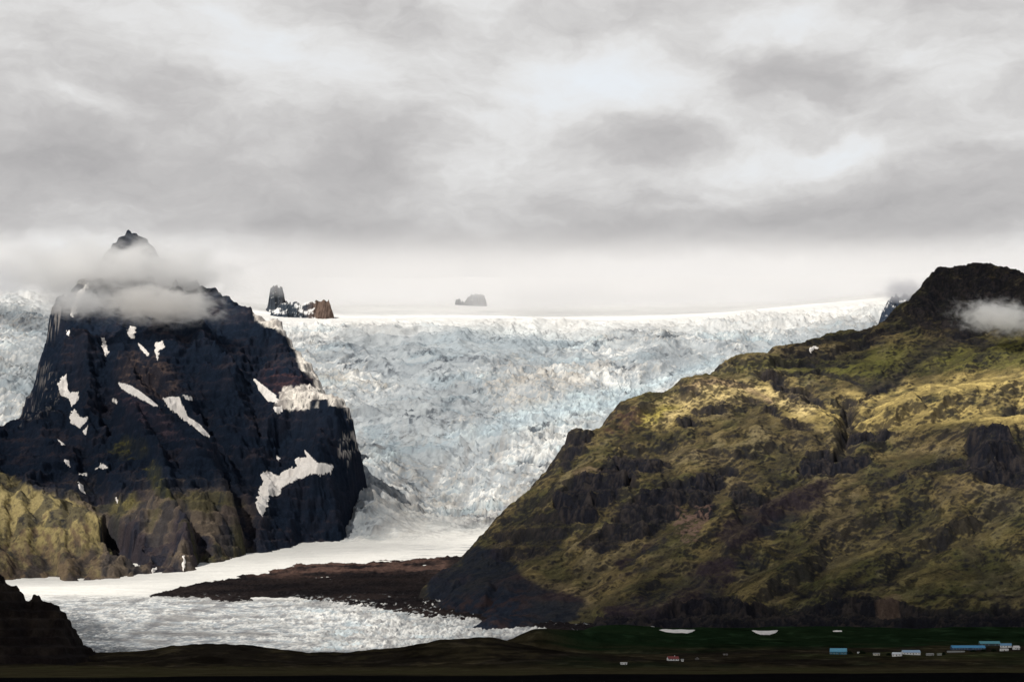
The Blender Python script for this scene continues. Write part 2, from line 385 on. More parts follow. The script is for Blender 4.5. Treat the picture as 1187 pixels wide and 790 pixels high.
# ------------------------------------------------------------------ grassy mountain (right)
def grassy():
    K = 1000.
    crest = [(500, 668, 5.0), (520, 655, 5.1), (540, 640, 5.2), (570, 607, 5.25), (600, 578, 5.3), (622, 560, 5.32), (640, 543, 5.35), (655, 515, 5.4), (658, 502, 5.42), (690, 497, 5.5), (706, 478, 5.55), (722, 474, 5.6), (742, 466, 5.65), (772, 452, 5.7), (800, 443, 5.8), (822, 434, 5.85), (833, 421, 5.95), (865, 417, 6.05), (890, 408, 6.1), (896, 401, 6.12), (912, 399, 6.14), (922, 397, 6.16), (933, 395, 6.18), (946, 391, 6.21), (958, 388, 6.25), (970, 384, 6.3), (1005, 376, 6.35), (1040, 358, 6.42), (1062, 346, 6.45), (1073, 335, 6.48), (1079, 323, 6.5), (1088, 313, 6.53), (1098, 308, 6.54), (1115, 306, 6.55), (1135, 304, 6.55), (1157, 308, 6.57), (1172, 312, 6.6), (1187, 319, 6.6), (1230, 330, 6.6), (1330, 350, 6.6), (1480, 372, 6.6), (1640, 400, 6.6)]
    pts = [P(u, v, d * K) for u, v, d in crest]
    for x, y, z in [P(u, v, d * K) for u, v, d in crest[2::2]]:
        pts.append((x + 140, y + 420, z - 230 if z < 950 else z - 330)); pts.append((x + 60, y + 1100, 120 + .28 * z))
    for u in (560, 620, 700, 800, 900, 1000, 1100, 1187, 1330, 1500, 1660):
        pts.append(P(u, 728 if u > 600 else 724 + (u - 560) * .05, 4400)); pts.append((P(u, 728, 4400)[0], 4150, 20)); pts.append((P(u, 728, 4400)[0] * .8, 3500, -80))
    pts += [(-420, 4700, -60), (-560, 5400, -20), (-500, 6100, 60), (-330, 6600, 100), (P(470, 700, 4900)[0], 4900, 10), (P(478, 700, 4600)[0], 4600, -20), (P(500, 700, 4400)[0], 4400, -40), (P(540, 700, 4250)[0], 4250, -30), (P(455, 700, 5150)[0], 5150, 40), (P(465, 700, 5350)[0], 5350, 40), (P(520, 690, 4800)), P(540, 680, 4880), P(570, 700, 4650), P(600, 712, 4520)]
    body = [(912, 408, 6.08), (930, 406, 6.1), (946, 402, 6.14), (570, 660, 4.98), (620, 640, 4.95), (620, 690, 4.62), (600, 610, 5.12), (660, 600, 5.02), (665, 560, 5.13), (680, 548, 5.17), (700, 690, 4.62), (700, 650, 4.8), (700, 600, 5.0), (700, 530, 5.27), (690, 512, 5.38), (740, 500, 5.45), (760, 530, 5.3), (760, 548, 5.16), (800, 690, 4.58), (800, 640, 4.8), (800, 600, 4.97), (800, 570, 5.1), (830, 545, 5.22), (800, 520, 5.33), (800, 495, 5.45), (790, 470, 5.6), (850, 445, 5.82), (865, 459, 5.68), (850, 480, 5.48), (870, 500, 5.4), (830, 440, 5.86),
            (900, 700, 4.52), (900, 680, 4.6), (900, 640, 4.78), (900, 600, 4.95), (880, 560, 5.15), (900, 530, 5.33), (920, 500, 5.45), (920, 470, 5.68), (900, 450, 5.85), (940, 430, 5.98), (985, 480, 5.62), (975, 510, 5.42), (950, 545, 5.24), (1000, 640, 4.8), (1000, 690, 4.55), (1000, 600, 4.93), (1000, 565, 5.07), (1010, 530, 5.28), (1040, 505, 5.42), (1040, 475, 5.62), (1000, 450, 5.85), (1000, 420, 6.02), (970, 400, 6.2), (1040, 390, 6.28), (1060, 430, 6.0), (1060, 370, 6.38),
            (1100, 700, 4.5), (1100, 650, 4.75), (1100, 600, 4.92), (1100, 560, 5.05), (1090, 535, 5.17), (1130, 515, 5.27), (1155, 500, 5.32), (1120, 490, 5.5), (1100, 465, 5.65), (1120, 430, 5.95), (1110, 400, 6.2), (1100, 375, 6.35), (1100, 345, 6.45), (1187, 700, 4.5), (1187, 650, 4.75), (1187, 600, 4.9), (1187, 550, 5.1), (1187, 515, 5.25), (1187, 490, 5.5), (1187, 450, 5.75), (1187, 400, 6.15), (1187, 350, 6.42), (1150, 340, 6.45), (1150, 380, 6.32), (1330, 700, 4.5), (1330, 560, 5.1), (1330, 450, 5.8), (1500, 700, 4.5), (1500, 560, 5.1), (1500, 460, 5.8), (1660, 700, 4.5), (1660, 570, 5.1), (1660, 480, 5.8)]
    pts += [P(u, v, d * K) for u, v, d in body]
    f = tps(pts, 2e-4)
    G = Grid(-900, 2800, 3700, 8000, 8.0)
    Z = f(G.X, G.Y)
    X, Y = G.X, G.Y
    dm = 1 - .75 * np.exp(-((CU + F * X / Y - 955) / 95) ** 2) * sstep(5900, 6100, Y); al = X * .58 + Y * .81; ac = X * .81 - Y * .58
    Z += dm * fbm(X, Y, 420, 4, 300) * 14 + dm * (ridged(ac + 40 * fbm(X, Y, 200, 2, 3), al * .3, 140, 3, 301) - .4) * 14
    Z += fbm(X, Y, 60, 3, 302) * 3
    pu, pv = UV(X, Y, Z)
    wn = 7 * fbm(X, Y, 160, 3, 303)
    for lnn, w, dz in (([(1230, 495), (1180, 497), (1100, 500), (1040, 508), (960, 552), (900, 592), (850, 640)], 11, 26), ([(795, 449), (850, 447), (900, 457), (950, 482), (975, 500)], 9, 18), ([(1230, 440), (1120, 456), (1060, 466), (1035, 482)], 10, 16),
        ([(984, 470), (984, 500), (975, 530), (950, 550), (900, 572), (862, 600)], 8, -30), ([(1150, 385), (1085, 425), (1020, 456)], 9, -24), ([(1230, 474), (1100, 484), (1040, 494), (992, 506)], 7, -18), ([(920, 640), (850, 672), (770, 720)], 6, -18), ([(1080, 590), (980, 640), (900, 690)], 7, -18), ([(1160, 590), (1080, 640), (1000, 690)], 7, -16),
        ([(780, 600), (720, 645), (660, 695)], 6, -16), ([(700, 640), (640, 685)], 5, -12), ([(890, 474), (830, 487), (780, 518), (720, 528)], 9, -22), ([(640, 600), (600, 640), (575, 670)], 6, -12), ([(850, 590), (800, 640), (740, 690)], 7, 14), ([(1020, 590), (940, 640), (860, 700)], 7, 14), ([(1120, 600), (1040, 640), (950, 690)], 7, 14),
        ([(1010, 395), (960, 415), (900, 425)], 6, -14), ([(1187, 400), (1130, 430), (1070, 455)], 8, -16), ([(800, 500), (740, 515), (690, 530)], 7, 12), ([(940, 510), (880, 520), (800, 530)], 8, 14)):
        Z += nearline(lnn, pu + wn, pv + wn * .6, w) * dz
    G.Z = Z
    flow = erode(G, 32000, 4, 70, .3, 3, 3.2)
    G.Z = blur(G.Z, 1)
    FL = blur(np.log1p(flow), 2)
    ys = np.concatenate([np.arange(4250, 5300, 2.2), np.arange(5300, 6720, 2.8), np.arange(6720, 7400, 20)])
    X, Y = fan_xy(440, 1225, .95, ys, 0, 380)
    wx = 26 * fbm(X, Y, 90, 4, 305, .6); wy = 26 * fbm(X, Y, 90, 4, 306, .6)
    Z0 = G.sample(X + wx, Y + wy); fl = G.sample(X + wx, Y + wy, FL)
    u, v = UV(X, Y, Z0)
    q_ = Y * .6 + Z0 * 1.1; n = fbm(X, q_, 130, 4, 310); n2 = fbm(X, q_, 38, 4, 311, .6); n3 = fbm(X, q_, 11, 3, 312, .65)
    uw = u + n * 12 + n2 * 6; vw = v + n * 6 + n2 * 5
    def ins(p, s=2.5): return inside(p, uw, vw, s)
    def ln(p, w): return nearline(p, uw, vw, w)
    # outcrops of dark rock, with two painted shadow lines among them
    cliff = ins([(648, 600), (640, 575), (655, 560), (680, 548), (700, 551), (722, 563), (705, 590), (690, 603), (660, 606)])
    cliff = np.maximum(cliff, ins([(690, 545), (700, 534), (725, 531), (758, 531), (778, 540), (762, 546), (742, 548), (735, 562), (714, 562)]))
    cliff = np.maximum(cliff, ins([(560, 640), (575, 620), (600, 605), (640, 590), (655, 610), (640, 640), (610, 650), (585, 655)], 6) * .55)
    cliff = np.maximum(cliff, ins([(655, 515), (662, 500), (690, 498), (684, 515), (668, 528), (650, 545), (646, 535)]) * .8)
    cliff = np.maximum(cliff, ins([(745, 566), (790, 556), (806, 551), (850, 540), (858, 548), (830, 566), (800, 582), (775, 590), (745, 592), (725, 600), (715, 590)], 3))
    cliff = np.maximum(cliff, ins([(712, 600), (745, 590), (800, 576), (780, 600), (735, 630), (700, 642), (672, 634), (700, 615)], 3) * .9)
    cliff = np.maximum(cliff, ins([(800, 560), (850, 545), (836, 575), (818, 600), (806, 595)], 3) * .9)
    cliff = np.maximum(cliff, ins([(848, 568), (862, 560), (880, 572), (895, 582), (880, 592), (850, 590)], 3) * .8)
    cliff = np.maximum(cliff, ins([(922, 556), (930, 530), (945, 524), (985, 528), (1005, 522), (1010, 532), (985, 546), (955, 550)], 2.5))
    cliff = np.maximum(cliff, ins([(972, 502), (985, 499), (1010, 503), (1030, 500), (1040, 503), (1020, 511), (985, 514)], 2) * .9)
    cliff = np.maximum(cliff, ins([(1096, 548), (1112, 536), (1130, 516), (1152, 500), (1166, 508), (1180, 530), (1200, 545), (1200, 566), (1150, 560), (1120, 548)], 3))
    cliff = np.maximum(cliff, ln([(1010, 562), (1045, 552), (1075, 540), (1110, 534)], 5) * .8)  # shadow line painted in with the rock colour
    cliff = np.maximum(cliff, ln([(795, 492), (822, 476), (848, 466), (872, 464), (895, 474), (915, 490), (935, 495)], 4.5) * .85)  # rock arch plus painted shade under the crest
    cliff = np.maximum(cliff, ins([(886, 436), (900, 432), (915, 445), (945, 455), (956, 470), (935, 472), (908, 460), (892, 447)], 2.5) * .85)
    cliff = np.maximum(cliff, ins([(968, 470), (980, 460), (1002, 466), (992, 480), (985, 494), (975, 484)], 2.5) * .7)
    butte = ins([(1050, 350), (1074, 320), (1085, 296), (1240, 296), (1240, 372), (1175, 372), (1140, 385), (1100, 384), (1080, 388), (1050, 372)], 6)
    cliff = np.maximum(cliff, butte * np.clip(.75 + n2, 0, 1))
    gul = np.maximum.reduce([ln([(1120, 385), (1085, 400), (1060, 420), (1040, 438), (1000, 445)], 9), ln([(1050, 375), (1000, 400), (960, 412), (905, 408)], 5), ln([(1000, 412), (970, 420), (900, 420)], 4), ln([(890, 440), (940, 430), (1000, 443), (1010, 455), (1000, 465)], 2.2), ln([(1110, 392), (1150, 400), (1130, 415)], 4), ln([(1030, 380), (985, 405)], 3.5), ln([(1040, 362), (990, 385), (930, 400)], 5)])
    scr = np.maximum.reduce([ins([(552, 630), (578, 640), (597, 655), (612, 669), (632, 681), (662, 688), (682, 696), (668, 712), (645, 727), (598, 728), (540, 715), (490, 690), (500, 665), (530, 650)], 4),
        ins([(845, 602), (885, 582), (930, 566), (970, 552), (962, 574), (930, 598), (890, 618), (850, 636), (832, 622)], 5) * .8,
        ins([(690, 722), (700, 706), (760, 682), (800, 662), (832, 645), (868, 640), (882, 650), (855, 664), (838, 690), (800, 724), (690, 730)], 5) * np.clip(.75 + n * .8 + n3 * .5, 0, 1),
        ln([(720, 655), (745, 640), (770, 622)], 3) * .8, ln([(690, 690), (720, 672), (750, 655)], 2.5) * .6])
    low = ins([(690, 716), (780, 705), (840, 690), (862, 700), (905, 706), (935, 700), (990, 690), (1020, 692), (1060, 706), (1100, 708), (1240, 705), (1240, 740), (690, 740)], 2.5)
    lowc = np.maximum(ln([(905, 681), (930, 686), (960, 682), (1000, 678), (1040, 676)], 2.5), ln([(1060, 690), (1100, 688), (1150, 694), (1187, 692)], 2.2))
    # cliffs stand out of the slope: ledges with real treads
    lay = 42.0; zz = Z0 + 10 * n; q = zz / lay; fr = q - np.floor(q)
    terr = (np.floor(q) + sstep(.35, .75, fr)) * lay - zz
    cl = np.clip(cliff * 1.0 + low + butte * .3, 0, 1)
    Z = Z0 + terr * (.03 + .8 * cl * (1 - .82 * butte)) + cl * (n2 * 10 + n3 * 5)
    strike = (X * .80 - Y * .25) ; across = (X * .25 + Y * .8 + Z0 * .3)
    al = X * .58 + Y * .81 + 30 * n; ac = X * .81 - Y * .58 + 40 * n
    stk = fbm(ac, al * .22, 30, 5, 325, .62); stk2 = fbm(ac, al * .3, 90, 4, 326, .6)
    ribs = ridged(ac + 20 * n, al * .4, 50, 4, 320, .6)
    Z = Z + (ribs - .4) * (1.5 + 7 * cl) + stk * 3.5 + stk2 * 6 * (1 - cl)
    Z = Z - gul * 9 - ln([(886, 436), (915, 448), (950, 466), (978, 466), (984, 500), (985, 520)], 4) * 12 - ln([(985, 490), (982, 505), (978, 525), (965, 548)], 6) * 12
    Z = Z + n3 * 1.7 + n2 * .8 + 2.0 * (ridged(ac * 1.0, al * .5, 15, 3, 329, .6) - .4)
    Z = Z + 34 * ins([(1128, 520), (1150, 498), (1166, 508), (1187, 530), (1150, 545)], 8)
    nm = normals(X, Y, Z)
    steep = 1 - sstep(.62, .86, nm[..., 2] + n2 * .12)
    moss = np.array([.185, .143, .066]); olive = np.array([.090, .082, .038]); tan = np.array([.23, .175, .098]); green = np.array([.042, .048, .024])
    rock = np.array([.013, .014, .020]); blue = np.array([.013, .017, .027]); purp = np.array([.026, .020, .028])
    c = mix(np.broadcast_to(olive, X.shape + (3,)), moss, sstep(-.3, .3, n + n2 * .5))
    c = mix(c, tan, sstep(.0, .45, fbm(X, Y, 200, 4, 331) + n3 * .3) * .65)
    c = mix(c, green, sstep(.0, .4, fbm(X, Y, 300, 4, 333)) * .3)
    c = mix(c, np.array([.028, .026, .018]), sstep(.0, .3, -stk + n3 * .3) * .8)
    c = mix(c, np.array([.21, .175, .105]), sstep(.08, .42, stk2 + stk * .7) * .5)
    c = mix(c, np.array([.03, .03, .022]), sstep(.1, .4, -stk2 + n2 * .3) * .5)
    sunlit = ins([(800, 445), (850, 448), (905, 442), (960, 460), (1010, 455), (1080, 440), (1187, 425), (1240, 420), (1240, 500), (1100, 490), (1000, 500), (930, 495), (870, 462), (820, 478), (760, 500), (730, 490)], 10)
    c = mix(c, np.array([.52, .40, .15]), sunlit * .85 * sstep(-.5, .3, n + n2 * .6 + .1))  # sunlight painted in: brighter gold where the slope is lit
    c = mix(c, np.array([.66, .52, .25]), ins([(755, 472), (800, 446), (860, 443), (905, 452), (955, 470), (935, 488), (885, 460), (822, 473), (775, 492), (738, 490)], 5) * .75 * sstep(-.45, .1, n2 + n3 * .6))  # brightest lit crest, sun put into the base colour
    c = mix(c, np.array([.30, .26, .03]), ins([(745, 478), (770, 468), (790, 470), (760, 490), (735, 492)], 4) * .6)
    c = mix(c, np.array([.34, .24, .15]), ln([(795, 448), (830, 442), (860, 446), (890, 462)], 3.5) * .7)
    c = mix(c, np.array([.30, .22, .14]), ln([(668, 549), (685, 542), (720, 541)], 2) * .6)
    gz = ins([(900, 410), (960, 415), (1040, 400), (1110, 400), (1187, 390), (1240, 390), (1240, 425), (1100, 430), (1000, 440), (900, 432), (840, 430)], 8)
    c = mix(c, np.array([.125, .125, .035]), gz * .7)
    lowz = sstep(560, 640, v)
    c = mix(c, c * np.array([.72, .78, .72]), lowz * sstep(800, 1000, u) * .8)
    c = mix(c, np.array([.035, .030, .020]), (1 - sstep(.12, .34, ribs + n3 * .2)) * .4)
    c = mix(c, np.array([.04, .035, .028]), sstep(1.9, 3.6, fl) * .45)
    c = mix(c, rock, np.clip(steep * 1.0, 0, 1) * .8)
    bk = sstep(.05, .45, n2 * .8 + n3 * .6 + .1)
    rk = mix(np.broadcast_to(rock, X.shape + (3,)), np.array([.055, .046, .042]), bk * .6)
    c = mix(c, rk, np.clip(cliff, 0, 1) * (.62 + .38 * sstep(-.2, .2, n2 + n3 * .5 + (1 - nm[..., 2]) * .6)))
    c = mix(c, rk, np.clip(gul, 0, 1) * .75)
    c = mix(c, mix(np.broadcast_to(blue, X.shape + (3,)), purp, sstep(-.2, .3, n + .3 * (u - 700) / 200)), np.clip(scr, 0, 1) * .9)
    c = mix(c, rk * .8, np.clip(low + lowc * .9, 0, 1) * .92)
    c = mix(c, np.array([.16, .105, .085]), ins([(783, 588), (800, 592), (822, 584), (822, 605), (808, 626), (790, 628), (780, 610)], 2) * sstep(-.1, .2, n2 + n3) * .8)
    c = mix(c, np.array([.10, .05, .045]), ins([(700, 498), (716, 478), (742, 474), (758, 478), (742, 490), (716, 508)], 3) * .35 * sstep(-.3, .2, n2))
    c = mix(c, np.array([.14, .095, .07]), ins([(1020, 700), (1030, 690), (1045, 690), (1048, 715), (1020, 722)], 3) * .4)
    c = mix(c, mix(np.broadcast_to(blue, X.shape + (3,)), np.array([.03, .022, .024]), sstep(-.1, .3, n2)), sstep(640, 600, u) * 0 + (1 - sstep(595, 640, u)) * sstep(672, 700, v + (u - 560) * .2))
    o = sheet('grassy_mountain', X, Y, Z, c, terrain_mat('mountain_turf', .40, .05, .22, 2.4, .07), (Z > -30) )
    tag(o, 'green and gold grassy mountain with black cliffs and a flat dark summit', 'mountain', 'structure')
    return X, Y, Z, o

# ------------------------------------------------------------------ rocky mountain (left)
def rocky():
    K = 1000.
    right = [(150, 268, 8.8), (163, 285, 8.75), (185, 298, 8.6), (200, 318, 8.5), (232, 335, 8.3), (262, 347, 8.1), (285, 362, 7.95), (300, 370, 7.85), (325, 378, 7.75), (338, 398, 7.7), (352, 422, 7.6), (362, 440, 7.5), (352, 452, 7.4), (372, 458, 7.3), (388, 468, 7.25), (401, 482, 7.2), (404, 502, 7.1), (390, 530, 7.0), (390, 552, 6.95), (397, 585, 6.9), (388, 610, 6.85)]
    pts = [P(u, v, d * K) for u, v, d in right]
    for (u, v, d) in right[:12]:
        x, y, z = P(u, v, d * K); pts.append((x + 120, y + 330, z - 260)); pts.append((x + 330, y + 900, 700))
    for (u, v, d) in right[12:]:
        pass
    left = [(128, 290, 8.7), (112, 318, 8.5), (98, 335, 8.3), (72, 352, 8.1), (55, 378, 7.9), (45, 405, 7.75), (60, 430, 7.6), (72, 455, 7.5), (48, 478, 7.35), (15, 492, 7.2), (-20, 500, 7.1), (-80, 520, 7.0), (-200, 555, 6.9), (-320, 590, 6.8)]
    pts += [P(u, v, d * K) for u, v, d in left]
    for (u, v, d) in left:
        x, y, z = P(u, v, d * K); pts.append((x - 130, y + 330, z - 240)); pts.append((x - 250, y + 800, z * .5)); pts.append((x - 700, y + 1300, z * .3))
    base = [(-80, 676, 5.75), (0, 673, 5.78), (60, 670, 5.82), (120, 668, 5.88), (180, 664, 5.95), (240, 656, 6.1), (290, 648, 6.25), (340, 638, 6.4)]
    for u, v, d in base:
        x, y, z = P(u, v, d * K); pts += [(x + 20, y - 350, z - 230), (x + 80, y - 900, -250)]
    pts += [(500, 6300, 0), (-300, 6000, -60), (200, 7000, 50), (-2400, 9800, 300), (-3000, 8500, 250), (-1500, 9900, 500), (-3000, 5300, -200), (-200, 9900, 200), (400, 9000, 100), (400, 8000, 50), (-600, 9900, 400), (-700, 9200, 500)]
    gg = lambda x, y: float(gbase(np.array([x]), np.array([y]))[0])
    for y in (6300, 6400, 6500, 6620, 6750, 6900):
        for u, off in ((392, -15), (402, -70), (415, -130)): x = (u + (y - 6600) * .02 - CU) / F * y; pts.append((x, y, gg(x, y) + off))
    for u, off in ((432, -150), (455, -250), (500, -350), (560, -500)):
        for y in (6500, 6700, 6900, 7100, 7300, 7600): x = (u - CU) / F * y; pts.append((x, y, gg(x, y) + off))
    def Dg(u, v):
        yy = np.arange(5000., 7400., 5.); xx = (u - CU) / F * yy; vv = UV(xx, yy, gbase(xx, yy))[1]
        return float(yy[np.argmin(np.abs(vv - v))])
    for u, v in ((-300, 684), (-180, 681), (-60, 677), (0, 674), (60, 671), (120, 669), (150, 668), (180, 665), (210, 661), (240, 656), (270, 651), (300, 645), (330, 637), (360, 630), (380, 627)):
        dg = Dg(u, v)
        for dd, off in ((0, -2), (-110, -60), (-240, -110), (60, 32)):
            yy = dg + dd; x = (u - CU) / F * yy; pts.append((x, yy, gg(x, yy) + off))
    body = [(0, 552, 6.55), (40, 572, 6.35), (70, 580, 6.25), (100, 592, 6.15), (118, 605, 6.08), (30, 620, 6.0), (80, 630, 5.98), (110, 640, 5.97), (135, 640, 6.12), (140, 615, 6.3), (165, 640, 6.12), (170, 600, 6.3),
            (0, 530, 6.85), (60, 545, 6.75), (100, 560, 6.65), (0, 505, 7.05), (60, 500, 7.1), (100, 520, 6.9), (100, 470, 7.3), (90, 430, 7.55), (90, 390, 7.75), (110, 360, 8.0), (150, 330, 8.4), (150, 300, 8.65), (140, 400, 7.6), (170, 415, 7.4), (140, 455, 7.2), (150, 490, 7.0), (145, 510, 6.9), (190, 460, 7.05), (210, 500, 6.85), (180, 545, 6.6), (190, 570, 6.45), (230, 600, 6.3), (250, 630, 6.2), (200, 630, 6.12), (240, 560, 6.55), (240, 520, 6.8), (200, 400, 7.55), (240, 430, 7.4), (240, 390, 7.7), (210, 360, 8.0), (270, 400, 7.72), (300, 420, 7.6), (270, 460, 7.25), (300, 470, 7.2), (330, 470, 7.2), (280, 520, 6.95), (270, 590, 6.55), (290, 620, 6.45), (310, 590, 6.68), (320, 550, 6.9), (350, 520, 7.05), (360, 480, 7.15), (350, 560, 6.85), (350, 600, 6.8), (300, 560, 6.75), (330, 440, 7.42)]
    pts += [P(u, v, d * K) for u, v, d in body]
    f = tps(pts, 2e-4)
    G = Grid(-3100, 400, 5200, 9800, 8.0); X, Y = G.X, G.Y
    Z = f(X, Y)
    pu = CU + F * X / Y; ef = .4 + .6 * (1 - sstep(340, 410, pu) * (1 - sstep(7300, 7600, Y)))
    Z += ef * fbm(X, Y, 500, 4, 400) * 22 + ef * ridged(X + 80 * fbm(X, Y, 260, 2, 5), Y * .7, 230, 5, 401, .55) * 64 - 26 * ef + fbm(X, Y, 60, 3, 402) * 6
    pv = UV(X, Y, Z)[1]
    for lnn, w, dz in (([(262, 545), (285, 600), (300, 645)], 9, -45), ([(205, 585), (228, 620), (245, 655)], 8, -35), ([(150, 485), (183, 545), (205, 600), (215, 655)], 10, 38), ([(215, 505), (258, 565), (282, 610)], 9, 30), ([(240, 470), (268, 515), (300, 560)], 9, -45),
        ([(100, 520), (110, 550), (122, 585)], 8, -40), ([(200, 345), (232, 400), (262, 440)], 10, 35), ([(160, 415), (185, 455), (235, 500)], 8, -35), ([(90, 400), (100, 450), (95, 500)], 9, 30), ([(120, 400), (118, 440), (125, 480)], 8, -30), ([(300, 395), (290, 430), (300, 470)], 9, -30), ([(330, 500), (318, 540), (330, 600)], 8, -30), ([(362, 490), (365, 540), (360, 600)], 9, 25), ([(40, 570), (48, 610), (60, 660)], 6, -22), ([(80, 585), (88, 620), (92, 660)], 5, -18), ([(12, 555), (18, 600), (20, 660)], 6, -18)):
        Z += nearline(lnn, pu + 6 * fbm(X, Y, 200, 3, 404), pv, w) * dz * 1.7
    G.Z = Z
    flow = erode(G, 30000, 4, 70, .35, 5, 3.8)
    lowm = 1 - sstep(6300, 6700, Y); G.Z = blur(G.Z, 1); G.Z = G.Z * (1 - .7 * lowm) + blur(G.Z, 5) * .7 * lowm; FL = blur(np.log1p(flow), 2)
    ys = np.concatenate([np.arange(5600, 6900, 2.4), np.arange(6900, 7800, 3.2), np.arange(7800, 9000, 4.5), np.arange(9000, 9700, 20)])
    X, Y = fan_xy(-30, 440, .95, ys, 280, 0)
    wx = 44 * fbm(X, Y, 170, 5, 405, .6); wy = 44 * fbm(X, Y, 170, 5, 406, .6)
    Z0 = G.sample(X + wx, Y + wy); fl = G.sample(X + wx, Y + wy, FL); u, v = UV(X, Y, Z0)
    q_ = Y * .5 + Z0 * 1.1; n = fbm(X, q_, 140, 4, 410); n2 = fbm(X, q_, 45, 4, 411, .6); n3 = fbm(X, q_, 12, 3, 412, .65)
    uw = u + n * 12 + n2 * 6; vw = v + n * 8 + n2 * 5
    def ins(p, s=2.5): return inside(p, uw, vw, s)
    def ln(p, w): return nearline(p, uw, vw, w)
    grassm = ins([(-30, 540), (0, 545), (45, 568), (75, 575), (118, 600), (118, 640), (110, 672), (-30, 680)], 3)
    rav = ins([(120, 598), (140, 606), (158, 618), (168, 645), (163, 652), (135, 640), (117, 625)], 3)
    lay = 34.0; zz = Z0 + 14 * n; q = zz / lay; fr = q - np.floor(q)
    terr = (np.floor(q) + sstep(.3, .7, fr)) * lay - zz
    ribs = ridged(X + 50 * n, Y * .35 + 30 * n, 60, 4, 420, .6)
    Z = Z0 + terr * .5 * (1 - grassm * .92) + (ribs - .4) * (9 - 6 * grassm) + n2 * (6 - 3.5 * grassm) + n3 * (5 - 2 * grassm) + 5 * (ridged(X, q_ * .6, 24, 4, 423, .6) - .4) * (1 - .75 * grassm) - rav * 75
    Z = Z - ln([(165, 440), (180, 448), (190, 462)], 3) * 12 - ln([(175, 420), (190, 445), (200, 462)], 2.5) * 14
    nm = normals(X, Y, Z); steep = 1 - sstep(.5, .8, nm[..., 2] + n2 * .1)
    rock = np.array([.010, .016, .029]); brown = np.array([.042, .034, .040]); pinkb = np.array([.13, .092, .078]); olive = np.array([.085, .080, .028]); moss = np.array([.25, .205, .095])
    c = mix(np.broadcast_to(rock, X.shape + (3,)), brown, sstep(-.2, .35, n + n2 * .5) * .7)
    c = mix(c, pinkb, ins([(128, 425), (150, 405), (185, 412), (205, 440), (200, 462), (165, 455), (135, 440)], 8) * .75)
    c = mix(c, np.array([.062, .046, .058]), ins([(130, 450), (150, 452), (190, 480), (215, 510), (190, 508), (150, 480)], 4) * .8)
    c = mix(c, np.array([.075, .042, .045]), ins([(296, 440), (320, 428), (362, 432), (370, 445), (335, 465), (312, 452)], 3) * .8)
    low = sstep(545, 590, vw) * (1 - sstep(270, 330, u))
    c = mix(c, mix(np.broadcast_to(np.array([.16, .125, .09]), X.shape + (3,)), np.array([.055, .043, .045]), sstep(-.15, .25, fbm(X * .7 + Y * .5, Y * .4, 110, 4, 433))), low * .85)
    c = mix(c, olive, ins([(125, 520), (140, 505), (165, 508), (170, 520), (140, 530)], 4) * .8)
    c = mix(c, olive * 1.2, ins([(168, 545), (180, 535), (200, 570), (205, 580), (182, 572)], 4) * .9)
    c = mix(c, olive, ins([(205, 575), (250, 570), (285, 585), (260, 592), (225, 595)], 5) * .6)
    c = mix(c, np.array([.16, .14, .045]), ins([(120, 590), (155, 570), (160, 580), (140, 605)], 5) * .7)
    c = mix(c, np.array([.085, .080, .028]), sstep(.05, .4, fbm(X, Y, 170, 4, 431)) * low * .7)
    gs = fbm(X * 1.0 + q_ * .3, q_ * .35, 26, 4, 441, .65)
    gc = mix(np.broadcast_to(moss, X.shape + (3,)), np.array([.13, .095, .06]), sstep(-.1, .3, n2 * .5 + gs + (v - 625) / 130))
    gc = mix(gc, np.array([.045, .038, .03]), sstep(.12, .35, -gs + n3 * .4) * .8)
    c = mix(c, gc, grassm * (.92 - .3 * sstep(615, 660, v)))
    c = mix(c, rock, np.clip(steep, 0, 1) * (.75 - .4 * grassm - .45 * low))
    c = mix(c, rock * .9, sstep(1.9, 3.6, fl) * .35)
    c = mix(c, rock, (1 - sstep(.1, .3, ribs + n3 * .2)) * .6)
    # old ice clinging to the right shoulder
    ice = np.maximum.reduce([ins([(300, 362), (326, 372), (345, 395), (366, 412), (372, 440), (385, 456), (372, 446), (352, 428), (338, 400), (322, 381), (300, 372)], 2), ins([(320, 470), (330, 452), (355, 445), (380, 440), (408, 470), (395, 468), (372, 462), (350, 478), (335, 476)], 2) * sstep(-.45, -.1, n2 + n3 + .1), ins([(384, 448), (412, 470), (416, 520), (402, 545), (395, 530), (404, 490), (395, 470), (380, 458)], 2) * sstep(.05, .25, n2 + n3) * .8, ins([(44, 374), (58, 350), (92, 325), (112, 316), (104, 332), (84, 362), (64, 388), (48, 404)], 3) * sstep(.1, .3, n2 + n3 * .8) * .45, ins([(38, 396), (56, 420), (74, 446), (66, 474), (40, 486), (20, 492), (24, 440)], 3) * sstep(.2, .4, n2 + n3 * .8) * .35, ins([(380, 528), (404, 535), (412, 600), (396, 626), (378, 628), (394, 600), (392, 560)], 3) * 0])
    iw = mix(np.broadcast_to(np.array([.80, .75, .68]), X.shape + (3,)), np.array([.36, .33, .31]), sstep(-.1, .35, n2 + n3 * .5))
    c = mix(c, iw, ice * .97)
    o = sheet('rocky_mountain', X, Y, Z, c, terrain_mat('mountain_rock', .4, .04, .2, 3, .06))
    tag(o, 'dark blue black rocky mountain with snow streaks and a cloud wrapped peak', 'mountain', 'structure')
    return X, Y, Z, o

